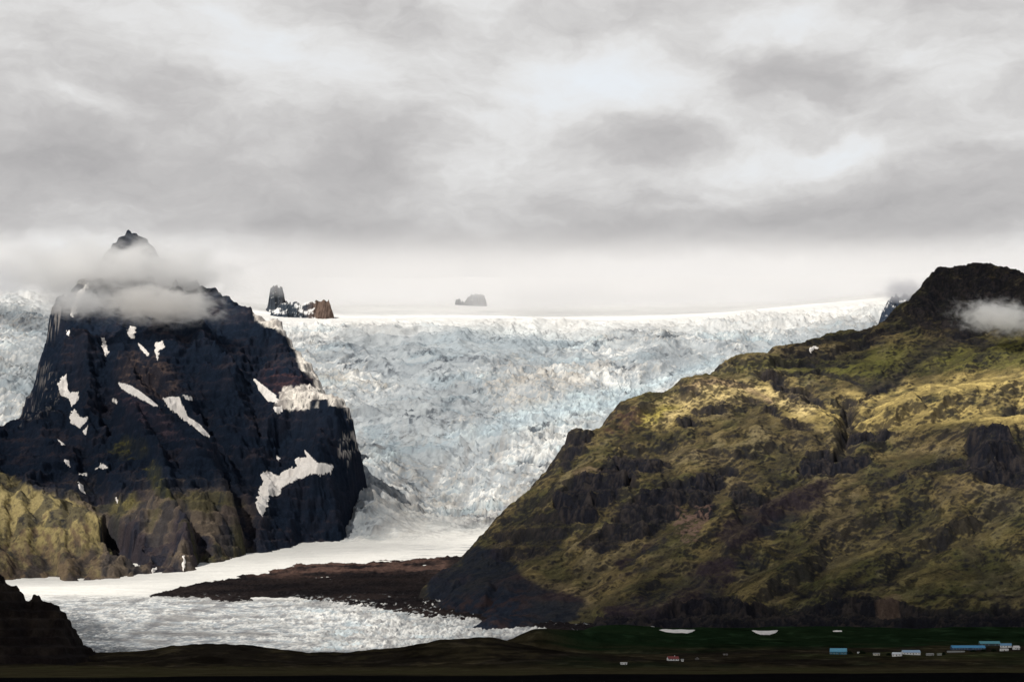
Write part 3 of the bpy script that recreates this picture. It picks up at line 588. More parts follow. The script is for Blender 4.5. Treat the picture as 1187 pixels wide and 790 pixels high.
def draped(name, poly, T, mat, parent, lift=3.0, thick=4.0, seed=0, label=None, jit=2.1, face=True, share=.1):
    """a snow patch: a traced outline draped over the rock with real thickness"""
    X, Y, Z = T; u, v = UV(X, Y, Z)
    p = np.array(poly, float)
    m = (u > p[:, 0].min() - 4) & (u < p[:, 0].max() + 4) & (v > p[:, 1].min() - 4) & (v < p[:, 1].max() + 4)
    if not m.any(): return None
    # nearest visible sheet only
    jj, ii = np.where(m); j0, j1, i0, i1 = jj.min(), jj.max() + 1, ii.min(), ii.max() + 1
    X, Y, Z, u, v = [a[j0:j1, i0:i1] for a in (X, Y, Z, u, v)]
    # refine x2
    def up(a):
        a = np.repeat(a, 2, 0).astype(float); a[1:-1:2] = (a[1:-1:2] + a[2::2]) / 2
        a = np.repeat(a, 2, 1); a[:, 1:-1:2] = (a[:, 1:-1:2] + a[:, 2::2]) / 2
        return a[:-1, :-1]
    X, Y, Z = up(X), up(Y), up(Z); u, v = UV(X, Y, Z)
    q_ = Y * .4 + Z * 1.1; nn = fbm(X, q_, 26, 4, 900 + seed, .65); n9 = fbm(X, q_, 7, 3, 940 + seed, .7)
    ins = inside(poly, u + nn * jit * 2, v + nn * jit * 1.8 + n9 * jit * .9, 1.0)
    Zs = Z - 2 + ins * (2 + lift)
    keep = ins > .12
    if False:
        nm = normals(X, Y, blur(Z, 4)); keep &= (-(nm[..., 0] * X + nm[..., 1] * Y + nm[..., 2] * (Z - CAMZ)) > 0)
    # one connected patch: keep the largest island
    lab = np.where(keep, np.arange(keep.size).reshape(keep.shape) + 1, 0)
    for _ in range(4000):
        o_ = lab
        q_ = np.pad(lab, 1); lab = np.where(keep, np.maximum.reduce([q_[1:-1, 1:-1], q_[:-2, 1:-1], q_[2:, 1:-1], q_[1:-1, :-2], q_[1:-1, 2:]]), 0)
        if (lab == o_).all(): break
    vals, cn = np.unique(lab[lab > 0], return_counts=True)
    if len(vals):
        big = [k for k, q in zip(vals, cn) if q >= share * cn.max() and q > 14]
    if not len(vals): return None
    ny, nx = X.shape
    col = np.broadcast_to(np.array([.88, .84, .80]), X.shape + (3,)) * (1 + nn[..., None] * .22 - np.clip(n9, 0, 1)[..., None] * .35)
    for k in big: o = sheet(name, X, Y, Zs, col, mat, lab == k, parent)
    return o if big else None
SNOW = [[(137, 444), (150, 446), (163, 454), (175, 463), (184, 471), (178, 470), (165, 463), (150, 456), (141, 450)],
        [(189, 462), (195, 460), (208, 460), (212, 470), (219, 484), (232, 492), (246, 508), (235, 503), (222, 492), (208, 481), (196, 472)],
        [(66, 444), (77, 433), (78, 446), (80, 456), (91, 453), (90, 464), (84, 472), (80, 462), (70, 457)],
        [(80, 483), (88, 475), (92, 483), (103, 484), (92, 495), (82, 490)], [(94, 498), (103, 494), (99, 504)],
        [(147, 384), (152, 378), (158, 379), (155, 391), (151, 392)], [(160, 397), (166, 402), (174, 411), (170, 412), (163, 404)],
        [(180, 397), (189, 395), (190, 400), (184, 410), (182, 418), (180, 408)], [(118, 392), (121, 391), (126, 410), (123, 414), (119, 403)],
        [(77, 384), (82, 382), (81, 390), (78, 388)], [(90, 338), (106, 325), (98, 338), (90, 352), (85, 368), (82, 366), (86, 350)],
        [(293, 437), (303, 445), (312, 452), (322, 460), (322, 467), (310, 464), (300, 452)], [(317, 472), (326, 469), (328, 476), (320, 478)],
        [(296, 582), (302, 568), (305, 556), (302, 550), (312, 546), (322, 552), (330, 546), (344, 540), (342, 532), (356, 530), (352, 520), (358, 526), (366, 535), (386, 539), (384, 547), (362, 549), (342, 556), (328, 564), (324, 574), (312, 574), (310, 584), (304, 598), (298, 590)],
        [(90, 548), (98, 550), (101, 548), (99, 551), (93, 551)], [(106, 546), (118, 538), (125, 540), (120, 544), (115, 541), (108, 547)],
        [(91, 559), (97, 562), (99, 572), (93, 568)], [(75, 532), (82, 535), (80, 540), (76, 537)], [(66, 508), (75, 515), (72, 516)],
        [(134, 577), (137, 578), (136, 584)], [(320, 527), (325, 531), (323, 534)], [(129, 461), (135, 463), (136, 468), (131, 466)], [(213, 458), (223, 460), (222, 463), (215, 462)],
        [(176, 661), (181, 656), (181, 663), (177, 665)], [(210, 652), (214, 642), (215, 650), (212, 662)]]
# ------------------------------------------------------------------ ground, foothill
def lin(xs, pts): return np.interp(xs, [p[0] for p in pts], [p[1] for p in pts])
CR = [(-400, 735), (-100, 740), (60, 756), (130, 758), (170, 758), (195, 750), (215, 746), (240, 744.5), (275, 746), (305, 750), (335, 755), (380, 757.5), (440, 756), (470, 750), (500, 744), (560, 738), (600, 733), (620, 729), (660, 727), (2000, 727)]
gpts = []
for u in range(-400, 1700, 60):
    cv = float(lin(u, CR)); t = float(sstep(560, 700, np.array(u)))
    for v, d in ((790, 1460), (779, 2200), (773, 3000)): gpts.append((P(u, v, d)[0], d, 0))
    dc = 3450 * (1 - t) + 4150 * t
    x, y, z = P(u, cv, dc); gpts.append((x, y, z))
    if t < .5: gpts += [(x, y - 220, z * .45), (x, y + 160, z - 20), (x, y + 400, z - 70), (x, 4500, -60)]
    else: gpts += [P(u, 758 - (u - 700) * .004, 3400), P(u, 752 - (u - 700) * .006, 3650), P(u, 738 - max(0, u - 900) * .02, 3950), (x, 4500, z - 20)]
    gpts.append((P(u, 790, 1000)[0], 700, 0)); gpts.append((P(u, 790, 1000)[0], -300, 0))
ghf = tps(gpts, 1e-3)
def ground_h(X, Y):
    s = sstep(2600, 3300, Y)
    return ghf(X, Y) * sstep(1500, 3100, Y) + s * (fbm(X, Y * .6, 160, 4, 500) * 5 + fbm(X, Y * .6, 45, 4, 501) * 4.0 * (1 - .7 * sstep(500, 750, CU + F * X / np.maximum(Y, 500)))) + .35 * fbm(X, Y, 30, 3, 502)
GC = None
def ground():
    ys = np.concatenate([np.arange(-300, 1300, 60.0), np.arange(1300, 2800, 7), np.arange(2800, 4700, 5)])
    a = np.concatenate([np.arange(-420, -40, 25), np.arange(-40, 1230, 1.6), np.arange(1230, 1700, 25)])
    A, Y = np.meshgrid((a - CU) / F, ys)
    X = A * np.maximum(Y, 900)
    Z = ground_h(X, Y); u, v = UV(X, np.maximum(Y, 500), Z)
    n = fbm(X, Y * .35, 120, 4, 510); n2 = fbm(X, Y * .5, 22, 3, 511); st = fbm(X * .12, Y, 45, 4, 512)
    brown = np.array([.020, .0165, .012]); black = np.array([.0045, .0045, .0055]); green = np.array([.009, .021, .009]); straw = np.array([.060, .052, .026]); olive = np.array([.032, .036, .014])
    c = mix(np.broadcast_to(brown, X.shape + (3,)), np.array([.045, .037, .020]), sstep(-.15, .35, n + n2 * .6) * .8)
    c = mix(c, np.array([.009, .008, .008]), sstep(.0, .4, st + n2 * .3) * .6)
    gr = sstep(3560, 3760, Y + 180 * st - (u - 900) * .12) * sstep(600, 680, u)
    c = mix(c, green, gr * .9)
    c = mix(c, green * 1.2, sstep(.1, .4, fbm(X, Y * .5, 200, 3, 515)) * .35 * sstep(560, 700, u))
    farm = sstep(3180, 3260, Y + 60 * n) * (1 - sstep(3400, 3480, Y + 60 * n)) * sstep(850, 960, u)
    c = mix(c, olive * 1.0, farm * .7 * sstep(-.2, .3, st + .1))
    c = mix(c, c * 2.2, sstep(.12, .4, fbm(X * .5, Y * .3, 26, 4, 517)) * .7); c = mix(c, c * .45, sstep(.1, .4, fbm(X * .4, Y * .3, 38, 4, 518)) * .7)
    band = sstep(1880, 1980, Y + 120 * n + (u - 600) * -.35) * (1 - sstep(2900, 3050, Y + 80 * n))
    c = mix(c, straw, band * (.35 + .6 * sstep(-.3, .35, st)))
    c = mix(c, olive, band * sstep(.1, .5, n + st) * .6)
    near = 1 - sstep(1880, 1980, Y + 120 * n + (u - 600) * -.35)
    c = mix(c, black, near * .95)  # near strip blended almost to black
    c = mix(c, np.array([.012, .011, .009]), near * sstep(.15, .5, st) * .5)
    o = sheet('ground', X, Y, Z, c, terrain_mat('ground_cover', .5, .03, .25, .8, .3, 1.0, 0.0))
    tag(o, 'dark plain, black nearest and brown heath beyond, below the mountains', 'plain', 'structure')
    GG = (X, Y, Z)
    # far sheet under everything, out to the horizon
    s = 60000
    vv = np.array([(-s, -s, -90), (s, -s, -90), (s, s, -90), (-s, s, -90)]); 
    o = mesh_from('terrain', vv, [(0, 1, 2, 3)], terrain_mat('far_land', .4, .002, .01, 1, .05), cols=np.tile([.03, .027, .02], (4, 1)))
    tag(o, 'distant dark lowland reaching to the horizon', 'land', 'structure')
    return GG

def foothill():
    ridge = [(-360, 690), (-200, 640), (-110, 628), (-60, 640), (-20, 655), (0, 665), (8, 670), (14, 677), (24, 684), (33, 693), (40, 697), (48, 694), (56, 700), (66, 705), (72, 704), (78, 710), (84, 722), (92, 735), (100, 747), (112, 758), (135, 770)]
    d0 = 3350.
    ys = np.arange(2900, 4000, 4.0); X, Y = fan_xy(-40, 150, .8, ys, 300, 0)
    uc = CU + F * X / Y
    top = np.interp(uc, [p[0] for p in ridge], [p[1] for p in ridge])
    zt = P(uc, top, d0)[2] + 4
    t = (Y - d0 - 25 * fbm(X, Y * 0, 60, 3, 521)) / 330.
    pr = np.where(t < 0, 1 - np.abs(t) ** 1.1, 1 - (np.abs(t) * 1.3) ** 1.4)
    n = fbm(X, Y, 50, 5, 522, .55)
    Z = -25 + (zt + 25) * np.clip(pr, -.5, 1) ** 1 + n * 10 * np.clip(pr, 0, 1) + (ridged(X * 1.0, Y * .4, 36, 4, 523) - .45) * 12 * np.clip(pr, 0, 1)
    q = (Z + 4 * n) / 13.; Z = Z + ((np.floor(q) + sstep(.3, .7, q - np.floor(q))) * 13 - Z - 4 * n) * .55
    col = mix(np.broadcast_to(np.array([.011, .0085, .008]), X.shape + (3,)), np.array([.028, .022, .018]), sstep(-.1, .4, fbm(X, Y * .5, 40, 4, 524)) * .8)
    o = sheet('foothill', X, Y, Z, col, terrain_mat('foothill_rock', .5, .05, .25, 1.2, .2), pr > -.1)
    tag(o, 'black craggy foothill at the left edge in front of the glacier toe', 'hill', 'structure')

# ------------------------------------------------------------------ buildings
def box(vs, fs, x0, x1, y0, y1, z0, z1):
    k = len(vs); vs += [(x0, y0, z0), (x1, y0, z0), (x1, y1, z0), (x0, y1, z0), (x0, y0, z1), (x1, y0, z1), (x1, y1, z1), (x0, y1, z1)]
    fs += [(k, k + 1, k + 5, k + 4), (k + 1, k + 2, k + 6, k + 5), (k + 2, k + 3, k + 7, k + 6), (k + 3, k, k + 4, k + 7), (k + 4, k + 5, k + 6, k + 7), (k, k + 3, k + 2, k + 1)]
def boxobj(name, b, mat, parent):
    vs, fs = [], []
    for a in b: box(vs, fs, *a)
    return mesh_from(name, vs, fs, mat, parent, False)
MATS = {}
def M(k, col, **kw):
    if k not in MATS: MATS[k] = plain_mat(k, col, **kw)
    return MATS[k]
def house(kind, label, u, v, d, L, W, H, R, wall, roof, rz=0, nwin=4, chimney=False, door=True, group='farm buildings on the plain'):
    """gabled building, ridge along its own X; L x W plan, H to the eaves, R roof rise"""
    x, y, z = P(u, v, d)
    e = bpy.data.objects.new(kind, None); C.objects.link(e)
    z = float(ground_h(np.array([x]), np.array([y]))[0]) 
    # sink into the slope slightly so the plinth meets the ground
    e.location = (x, y, z - .4); e.rotation_euler = (0, 0, rad(rz))
    tag(e, label, 'building', None, group)
    l, w = L / 2, W / 2
    vs = [(-l, -w, -3), (l, -w, -3), (l, w, -3), (-l, w, -3), (-l, -w, H), (l, -w, H), (l, w, H), (-l, w, H)]
    fs = [(0, 1, 5, 4), (1, 2, 6, 5), (2, 3, 7, 6), (3, 0, 4, 7)]
    vs += [(-l, 0, H + R), (l, 0, H + R), (-l, 0, H + R), (l, 0, H + R)]
    fs += [(4, 7, 8, 10), (6, 5, 9, 11)]
    mesh_from('wall', vs, fs, wall, e, False)
    o = .5; t = .25
    rv = []; rf = []
    for s in (-1, 1):
        k = len(rv); dr = R / w * o
        rv += [(-l - o, s * (w + o), H - dr + .05), (l + o, s * (w + o), H - dr + .05), (l + o, 0, H + R + .05), (-l - o, 0, H + R + .05)]
        rv += [(a, b, c + t) for a, b, c in rv[k:k + 4]]
        rf += [(k, k + 1, k + 2, k + 3), (k + 4, k + 5, k + 6, k + 7), (k, k + 1, k + 5, k + 4), (k + 1, k + 2, k + 6, k + 5), (k + 3, k, k + 4, k + 7)]
    ro = mesh_from('roof', rv, rf, roof, e, False)
    if chimney: boxobj('chimney', [(l * .3, l * .3 + .8, -.4, .4, H + R * .5, H + R + 1.2)], wall, ro)
    gl = M('window_glass', (.04, .05, .06), rough=.15)
    for i in range(nwin):
        cx = -l + L * (i + .5) / nwin
        if door and i == nwin // 2: boxobj('door', [(cx - .6, cx + .6, -w - .06, -w - .003, .4, 2.6)], M('door_paint', (.06, .04, .03)), e); continue
        fr = boxobj('window', [(cx - .7, cx + .7, -w - .05, -w - .003, 1.3, 2.6)], M('white_paint', (.75, .75, .73)), e)
        boxobj('pane', [(cx - .58, cx + .58, -w - .09, -w - .055, 1.42, 2.48)], gl, fr)
    return e
def village():
    white = M('white_render', (.78, .78, .76)); blueroof = M('blue_sheet_roof', (.06, .26, .48), rough=.45); pale = M('pale_blue_roof', (.32, .46, .62), rough=.45); redroof = M('red_sheet_roof', (.20, .045, .04)); dk = M('dark_timber', (.03, .05, .06)); grey = M('grey_concrete', (.30, .30, .29)); tealw = M('teal_sheet_wall', (.03, .14, .20)); navy = M('navy_wall', (.02, .05, .11))
    house('barn', 'blue roofed barn with white gable standing alone, left of the farm cluster', 972, 757, 3400, 24, 11, 4.6, 4.6, tealw, M('barn_blue_roof', (.12, .36, .52), rough=.45), -14, 6)
    boxobj('gable_panel', [(-12.18, -12.01, -5.0, 5.0, 0, 5.0)], white, [o for o in C.objects if o.name.startswith('barn')][0])
    house('farmhouse', 'long white farmhouse with pale blue roof in the middle of the right hand farm cluster', 1056, 760.5, 3350, 26, 9, 3.6, 3.0, white, pale, 8, 6)
    house('farmhouse', 'small white farmhouse with pale roof at the near corner of the long white farmhouse', 1040, 762, 3300, 13, 8, 3.2, 2.4, white, M('light_roof', (.62, .66, .70)), -20, 3)
    house('shed', 'small low cream shed in the grass between the blue barn and the white farmhouse', 1016, 760, 3330, 9, 5, 2.6, 1.0, M('cream_render', (.62, .58, .48)), grey, 0, 2)
    house('shed', 'grey concrete shed just right of the long white farmhouse', 1078, 761, 3330, 10, 6, 2.4, 1.2, grey, grey, 6, 2)
    house('shed', 'small grey green shed nearest the dark bush beside the farmhouse', 1089, 761, 3330, 6, 5, 2.2, 1.0, grey, M('moss_roof', (.16, .18, .13)), 0, 1, door=False)
    house('barn', 'longest blue roofed barn with navy walls at the right hand edge', 1122, 753.0, 3560, 52, 13, 3.4, 3.6, navy, blueroof, 3, 12)
    house('barn', 'teal roofed barn joined behind the middle of the longest blue barn', 1147, 751.5, 3640, 32, 12, 4.0, 3.6, dk, M('teal_roof', (.10, .30, .36), rough=.45), 3, 6)
    house('farmhouse', 'white and blue farmhouse beyond the right end of the longest barn', 1166, 752, 3600, 17, 9, 3.4, 3.0, white, M('mid_blue_roof', (.14, .30, .48), rough=.45), -8, 4)
    house('farmhouse', 'white farmhouse with whitish roof, rightmost of all the buildings', 1178, 752, 3560, 9, 8, 3.4, 2.6, white, M('whitish_roof', (.66, .64, .62)), 12, 3)
    house('shed', 'low white shed in front of the right end of the blue barns', 1164, 755, 3490, 12, 6, 2.4, 1.4, white, M('whitish_roof', (.66, .64, .62)), 0, 3)
    house('shed', 'long low grey shed in front of the left end of the longest blue barn', 1108, 755.4, 3480, 26, 5, 1.9, .8, grey, grey, 2, 6, door=False)
    house('farmhouse', 'red roofed white farmhouse alone on the dark plain', 780, 770, 3150, 15, 8, 2.8, 3.2, white, redroof, 14, 4, True, group='small buildings scattered on the dark plain')
    house('shed', 'tiny white shed beside the red roofed farmhouse', 791, 770, 3130, 3.2, 3, 2.4, 1.0, white, grey, 0, 1, door=False, group='small buildings scattered on the dark plain')
    house('shed', 'long low white shed standing alone, leftmost building on the plain', 723, 771.5, 3050, 8.5, 5, 2.2, .9, white, M('whitish_roof', (.66, .64, .62)), 0, 2, group='small buildings scattered on the dark plain')
    house('hut', 'small dim grey gabled hut right of the red roofed farmhouse', 808, 768, 3180, 4, 5, 1.6, 2.0, M('dim_wall', (.12, .11, .10)), M('dim_roof', (.14, .13, .12)), 80, 1, group='small buildings scattered on the dark plain')
    house('hut', 'tiny dim hut out on the heath below the second snow patch', 841, 764, 3300, 6, 4, 1.6, .9, M('dim_wall', (.12, .11, .10)), M('dim_roof', (.14, .13, .12)), 0, 1, group='small buildings scattered on the dark plain')
    house('hut', 'tiny white round looking hut just right of the lone blue barn', 995, 755.5, 3420, 2.6, 2.6, 1.9, .7, white, white, 0, 1, door=False)
    # dark shrubs and shelter trees
    lm = terrain_mat('shrub_leaves', .5, .5, 2, .3, 1.5)
    rng = random.Random(4)
    def shrub(u, v, d, w, h, label):
        x, y, _ = P(u, v, d); z = float(ground_h(np.array([x]), np.array([y]))[0])
        e = bpy.data.objects.new('bush', None); C.objects.link(e); e.location = (x, y, z); tag(e, label, 'bush', None, 'dark bushes sheltering the farms')
        vs, fs = [], []
        for _ in range(420):
            a = rng.uniform(0, 6.283); r = math.sqrt(rng.random()); zz = rng.uniform(.05, 1) ; k = math.sqrt(max(0, 1 - zz * zz))
            c = (w / 2 * r * math.cos(a) * (k * .7 + .3), w / 3 * r * math.sin(a) * (k * .7 + .3), h * zz * (.75 + .25 * math.sin(a * 3 + u)))
            s = rng.uniform(.35, .9); i = len(vs)
            b1 = (rng.uniform(-1, 1), rng.uniform(-1, 1), rng.uniform(-1, 1)); b2 = (rng.uniform(-1, 1), rng.uniform(-1, 1), rng.uniform(-1, 1))
            vs += [tuple(c[q] + s * b1[q] for q in range(3)), tuple(c[q] + s * b2[q] for q in range(3)), tuple(c[q] - s * b1[q] for q in range(3)), tuple(c[q] - s * b2[q] for q in range(3))]
            fs.append((i, i + 1, i + 2, i + 3))
        mesh_from('crown', vs, fs, lm, e, False, np.tile([.010, .018, .008], (len(vs), 1)))
        for q in range(3): boxobj('stem', [((q - 1) * w * .2 - .2, (q - 1) * w * .2 + .2, -.2, .2, -.5, h * .6)], M('bark', (.03, .02, .015)), e)
    shrub(985, 756.5, 3410, 11, 5, 'black bush touching the right end of the lone blue barn')
    shrub(999, 756.8, 3420, 13, 4.5, 'wide black bush behind the tiny white hut')
    shrub(1094, 759, 3340, 5, 4, 'dark bush between the grey sheds and the long blue barn')
    shrub(1128, 757, 3470, 9, 3, 'low bush in front of the middle of the longest blue barn')
    shrub(1140, 757, 3470, 8, 3, 'low bush in the middle of the three before the blue barns')
    shrub(1152, 757, 3470, 9, 3.4, 'low bush just left of the low white shed')
    shrub(1030, 761, 3320, 7, 3.4, 'dark bush between the cream shed and the white farmhouses')
# ------------------------------------------------------------------ air, clouds
def cloud_vol(name, label, c, r, dens, col, nscale=3.0, seed=0., thr=.45, soft=.25, step=1.0, kind='stuff', rz=0, boxy=False, stretch=(1, 1, 1), emit=0):
    """a closed lobed shell holding uneven cloud"""
    import bmesh
    bm = bmesh.new(); bmesh.ops.create_icosphere(bm, subdivisions=3, radius=1.0)
    me = bpy.data.meshes.new(name); 
    for v in bm.verts: v.co = (v.co.x * r[0], v.co.y * r[1], v.co.z * r[2])
    bm.to_mesh(me); bm.free()
    o = bpy.data.objects.new(name, me); C.objects.link(o); o.location = c; o.rotation_euler = (0, rad(rz), 0)
    m, nt = new_mat(name + '_vapour'); L = nt.links.new
    out = N(nt, 'ShaderNodeOutputMaterial'); vol = N(nt, 'ShaderNodeVolumePrincipled')
    vol.inputs['Color'].default_value = (*col, 1); vol.inputs['Anisotropy'].default_value = .2
    tc = N(nt, 'ShaderNodeTexCoord')
    nrm = N(nt, 'ShaderNodeVectorMath', operation='DIVIDE'); nrm.inputs[1].default_value = r; L(tc.outputs['Object'], nrm.inputs[0])
    ln = N(nt, 'ShaderNodeVectorMath', operation='LENGTH'); L(nrm.outputs[0], ln.inputs[0])
    mp = N(nt, 'ShaderNodeVectorMath', operation='MULTIPLY_ADD'); mp.inputs[1].default_value = tuple(nscale * s / max(r) for s in stretch); mp.inputs[2].default_value = (seed, seed * 1.7, seed * .3); L(tc.outputs['Object'], mp.inputs[0])
    ns = N(nt, 'ShaderNodeTexNoise'); ns.inputs['Scale'].default_value = 1; ns.inputs['Detail'].default_value = 7; ns.inputs['Roughness'].default_value = .62; ns.inputs['Distortion'].default_value = .6; L(mp.outputs[0], ns.inputs['Vector'])
    # density = clamp((noise + falloff - thr)/soft)
    # gaussian body times eroding noise
    sq = N(nt, 'ShaderNodeMath', operation='MULTIPLY'); L(ln.outputs['Value'], sq.inputs[0]); L(ln.outputs['Value'], sq.inputs[1])
    body = N(nt, 'ShaderNodeMapRange', interpolation_type='SMOOTHSTEP'); body.inputs['From Min'].default_value = 0; body.inputs['From Max'].default_value = .95; body.inputs['To Min'].default_value = 1; body.inputs['To Max'].default_value = 0; L(ln.outputs['Value'], body.inputs['Value'])
    th = N(nt, 'ShaderNodeMath', operation='MULTIPLY_ADD'); th.inputs[1].default_value = -.35; th.inputs[2].default_value = thr + .2; L(body.outputs[0], th.inputs[0])
    df = N(nt, 'ShaderNodeMath', operation='SUBTRACT'); L(ns.outputs['Fac'], df.inputs[0]); L(th.outputs[0], df.inputs[1])
    mr0 = N(nt, 'ShaderNodeMapRange', interpolation_type='SMOOTHSTEP'); mr0.inputs['From Min'].default_value = 0; mr0.inputs['From Max'].default_value = soft; mr0.inputs['To Max'].default_value = dens; L(df.outputs[0], mr0.inputs['Value'])
    mr = N(nt, 'ShaderNodeMath', operation='MULTIPLY'); L(mr0.outputs[0], mr.inputs[0]); L(body.outputs[0], mr.inputs[1])
    L(mr.outputs[0], vol.inputs['Density']); L(vol.outputs[0], out.inputs['Volume'])
    m.cycles.volume_step_rate = step if hasattr(m.cycles, 'volume_step_rate') else 1
    me.materials.append(m)
    tag(o, label, 'cloud', kind)
    return o

SUN_EL, SUN_AZ = 44.0, 39.0     # azimuth: degrees to the left of straight behind the camera
def sun_dir():
    e, a = rad(SUN_EL), rad(SUN_AZ)
    return np.array([-math.sin(a) * math.cos(e), -math.cos(a) * math.cos(e), math.sin(e)])
DECK = 3600.0
def deck():
    """unseen cloud deck overhead, its thickness shaped to shade chosen parts of the land"""
    s = sun_dir()
    T = []   # (u, v, range, optical depth)
    def sh(u, v, d, tau): 
        p = np.array(P(u, v, d * 1000)); t = (DECK - p[2]) / s[2]; q = p + s * t; T.append((q[0], q[1], tau))
    for a in SHADE: sh(*a)
    T_ = np.array(T)
    xs = np.arange(-7500, 3000, 60.0); ys = np.arange(-3000, 8500, 60.0)
    X, Y = np.meshgrid(xs, ys)
    xw = X + 120 * fbm(X, Y, 700, 3, 700); yw = Y + 120 * fbm(X, Y, 700, 3, 701)
    num = np.zeros_like(X); den = np.zeros_like(X) + 1e-9
    for x, y, t in T_:
        w = np.exp(-((xw - x) ** 2 + (yw - y) ** 2) / (2 * 170. ** 2)) + 1e-4 / (1 + ((xw - x) ** 2 + (yw - y) ** 2) / 400. ** 2)
        num += w * t; den += w
    tau = num / den
    tau = np.clip(tau * (1 + .35 * fbm(X, Y, 500, 3, 703)) - .05, 0, 3)
    edge = sstep(0, 600, X + 7500) * sstep(0, 600, 3000 - 60 - X) * sstep(0, 600, Y + 3000) * sstep(0, 600, 8500 - 60 - Y)
    tau = tau * edge
    h = tau / SIG * s[2]                         # slant path through thickness h
    keep = h > 3
    ny, nx = X.shape; idx = np.arange(ny * nx).reshape(ny, nx)
    kf = keep[:-1, :-1] & keep[:-1, 1:] & keep[1:, 1:] & keep[1:, :-1]
    q = np.stack([idx[:-1, :-1], idx[:-1, 1:], idx[1:, 1:], idx[1:, :-1]], -1)[kf]
    hh = np.where(keep, h, 0)
    top = np.stack([X, Y, DECK + hh * .6], -1).reshape(-1, 3); bot = np.stack([X, Y, DECK - hh * .4], -1).reshape(-1, 3)
    V = np.concatenate([top, bot]); nV = ny * nx
    faces = [q, q[:, ::-1] + nV]
    # rim
    from collections import Counter
    e = np.concatenate([q[:, [0, 1]], q[:, [1, 2]], q[:, [2, 3]], q[:, [3, 0]]])
    key = np.minimum(e[:, 0], e[:, 1]).astype(np.int64) * nV + np.maximum(e[:, 0], e[:, 1])
    uq, inv, cnt = np.unique(key, return_inverse=True, return_counts=True)
    b = e[cnt[inv] == 1]
    faces.append(np.stack([b[:, 1], b[:, 0], b[:, 0] + nV, b[:, 1] + nV], -1))
    fa = np.concatenate(faces); used = np.zeros(2 * nV, bool); used[fa.ravel()] = True; rm = np.cumsum(used) - 1
    m, nt = new_mat('unseen_shade_cloud'); out = N(nt, 'ShaderNodeOutputMaterial'); vol = N(nt, 'ShaderNodeVolumeAbsorption' if ABSORB else 'ShaderNodeVolumePrincipled')
    vol.inputs['Color'].default_value = (.0, .0, .0, 1) if ABSORB else (.8, .8, .8, 1); vol.inputs['Density'].default_value = SIG
    nt.links.new(vol.outputs[0], out.inputs['Volume'])
    o = mesh_from('clouds', V[used], rm[fa], m)  # out of view, added and shaped for the shade it casts
    tag(o, 'unseen grey cloud deck overhead, shaped to shade parts of the mountains', 'clouds', 'stuff')
SIG = 1 / 250.; ABSORB = False

def fog_bank():
    x0, x1, y0, y1 = -3600, 3600, 10650, 12700
    z0, z1 = P(600, 356, 11100)[2], P(600, 300, 11900)[2]
    vs, fs = [], []; box(vs, fs, x0, x1, y0, y1, z0, z1)
    m, nt = new_mat('fog_vapour'); L = nt.links.new
    out = N(nt, 'ShaderNodeOutputMaterial'); vol = N(nt, 'ShaderNodeVolumePrincipled'); vol.inputs['Color'].default_value = (*FOGC, 1)
    tc = N(nt, 'ShaderNodeTexCoord'); sp = N(nt, 'ShaderNodeSeparateXYZ'); L(tc.outputs['Object'], sp.inputs[0])
    mp = N(nt, 'ShaderNodeVectorMath', operation='MULTIPLY'); mp.inputs[1].default_value = (.0016, .0011, .006); L(tc.outputs['Object'], mp.inputs[0])
    ns = N(nt, 'ShaderNodeTexNoise'); ns.inputs['Scale'].default_value = 1; ns.inputs['Detail'].default_value = 4; L(mp.outputs[0], ns.inputs['Vector'])
    zz = N(nt, 'ShaderNodeMath', operation='MULTIPLY_ADD'); zz.inputs[1].default_value = 460; L(ns.outputs['Fac'], zz.inputs[0]); L(sp.outputs['Z'], zz.inputs[2])
    za = P(600, 358, 11300)[2] + 220; zb = P(600, 330, 11300)[2] + 230; zc = P(600, 326, 11300)[2]; zd = z1 - 10
    a = N(nt, 'ShaderNodeMapRange', interpolation_type='SMOOTHSTEP'); a.inputs['From Min'].default_value = za; a.inputs['From Max'].default_value = zb; L(zz.outputs[0], a.inputs['Value'])
    b = N(nt, 'ShaderNodeMapRange', interpolation_type='SMOOTHSTEP'); b.inputs['From Min'].default_value = zc; b.inputs['From Max'].default_value = zd; b.inputs['To Min'].default_value = 1; b.inputs['To Max'].default_value = 0; L(sp.outputs['Z'], b.inputs['Value'])
    c = N(nt, 'ShaderNodeMath', operation='MULTIPLY'); L(a.outputs[0], c.inputs[0]); L(b.outputs[0], c.inputs[1])
    d = N(nt, 'ShaderNodeMath', operation='MULTIPLY'); L(c.outputs[0], d.inputs[0]); d.inputs[1].default_value = FOGD
    L(d.outputs[0], vol.inputs['Density']); L(vol.outputs[0], out.inputs['Volume'])
    o = mesh_from('fog_bank', vs, fs, m, None, False)
    tag(o, 'long bank of white cloud lying on the snowfield along the skyline', 'cloud', 'stuff')
FOGC = (.92, .92, .93); FOGD = .0028
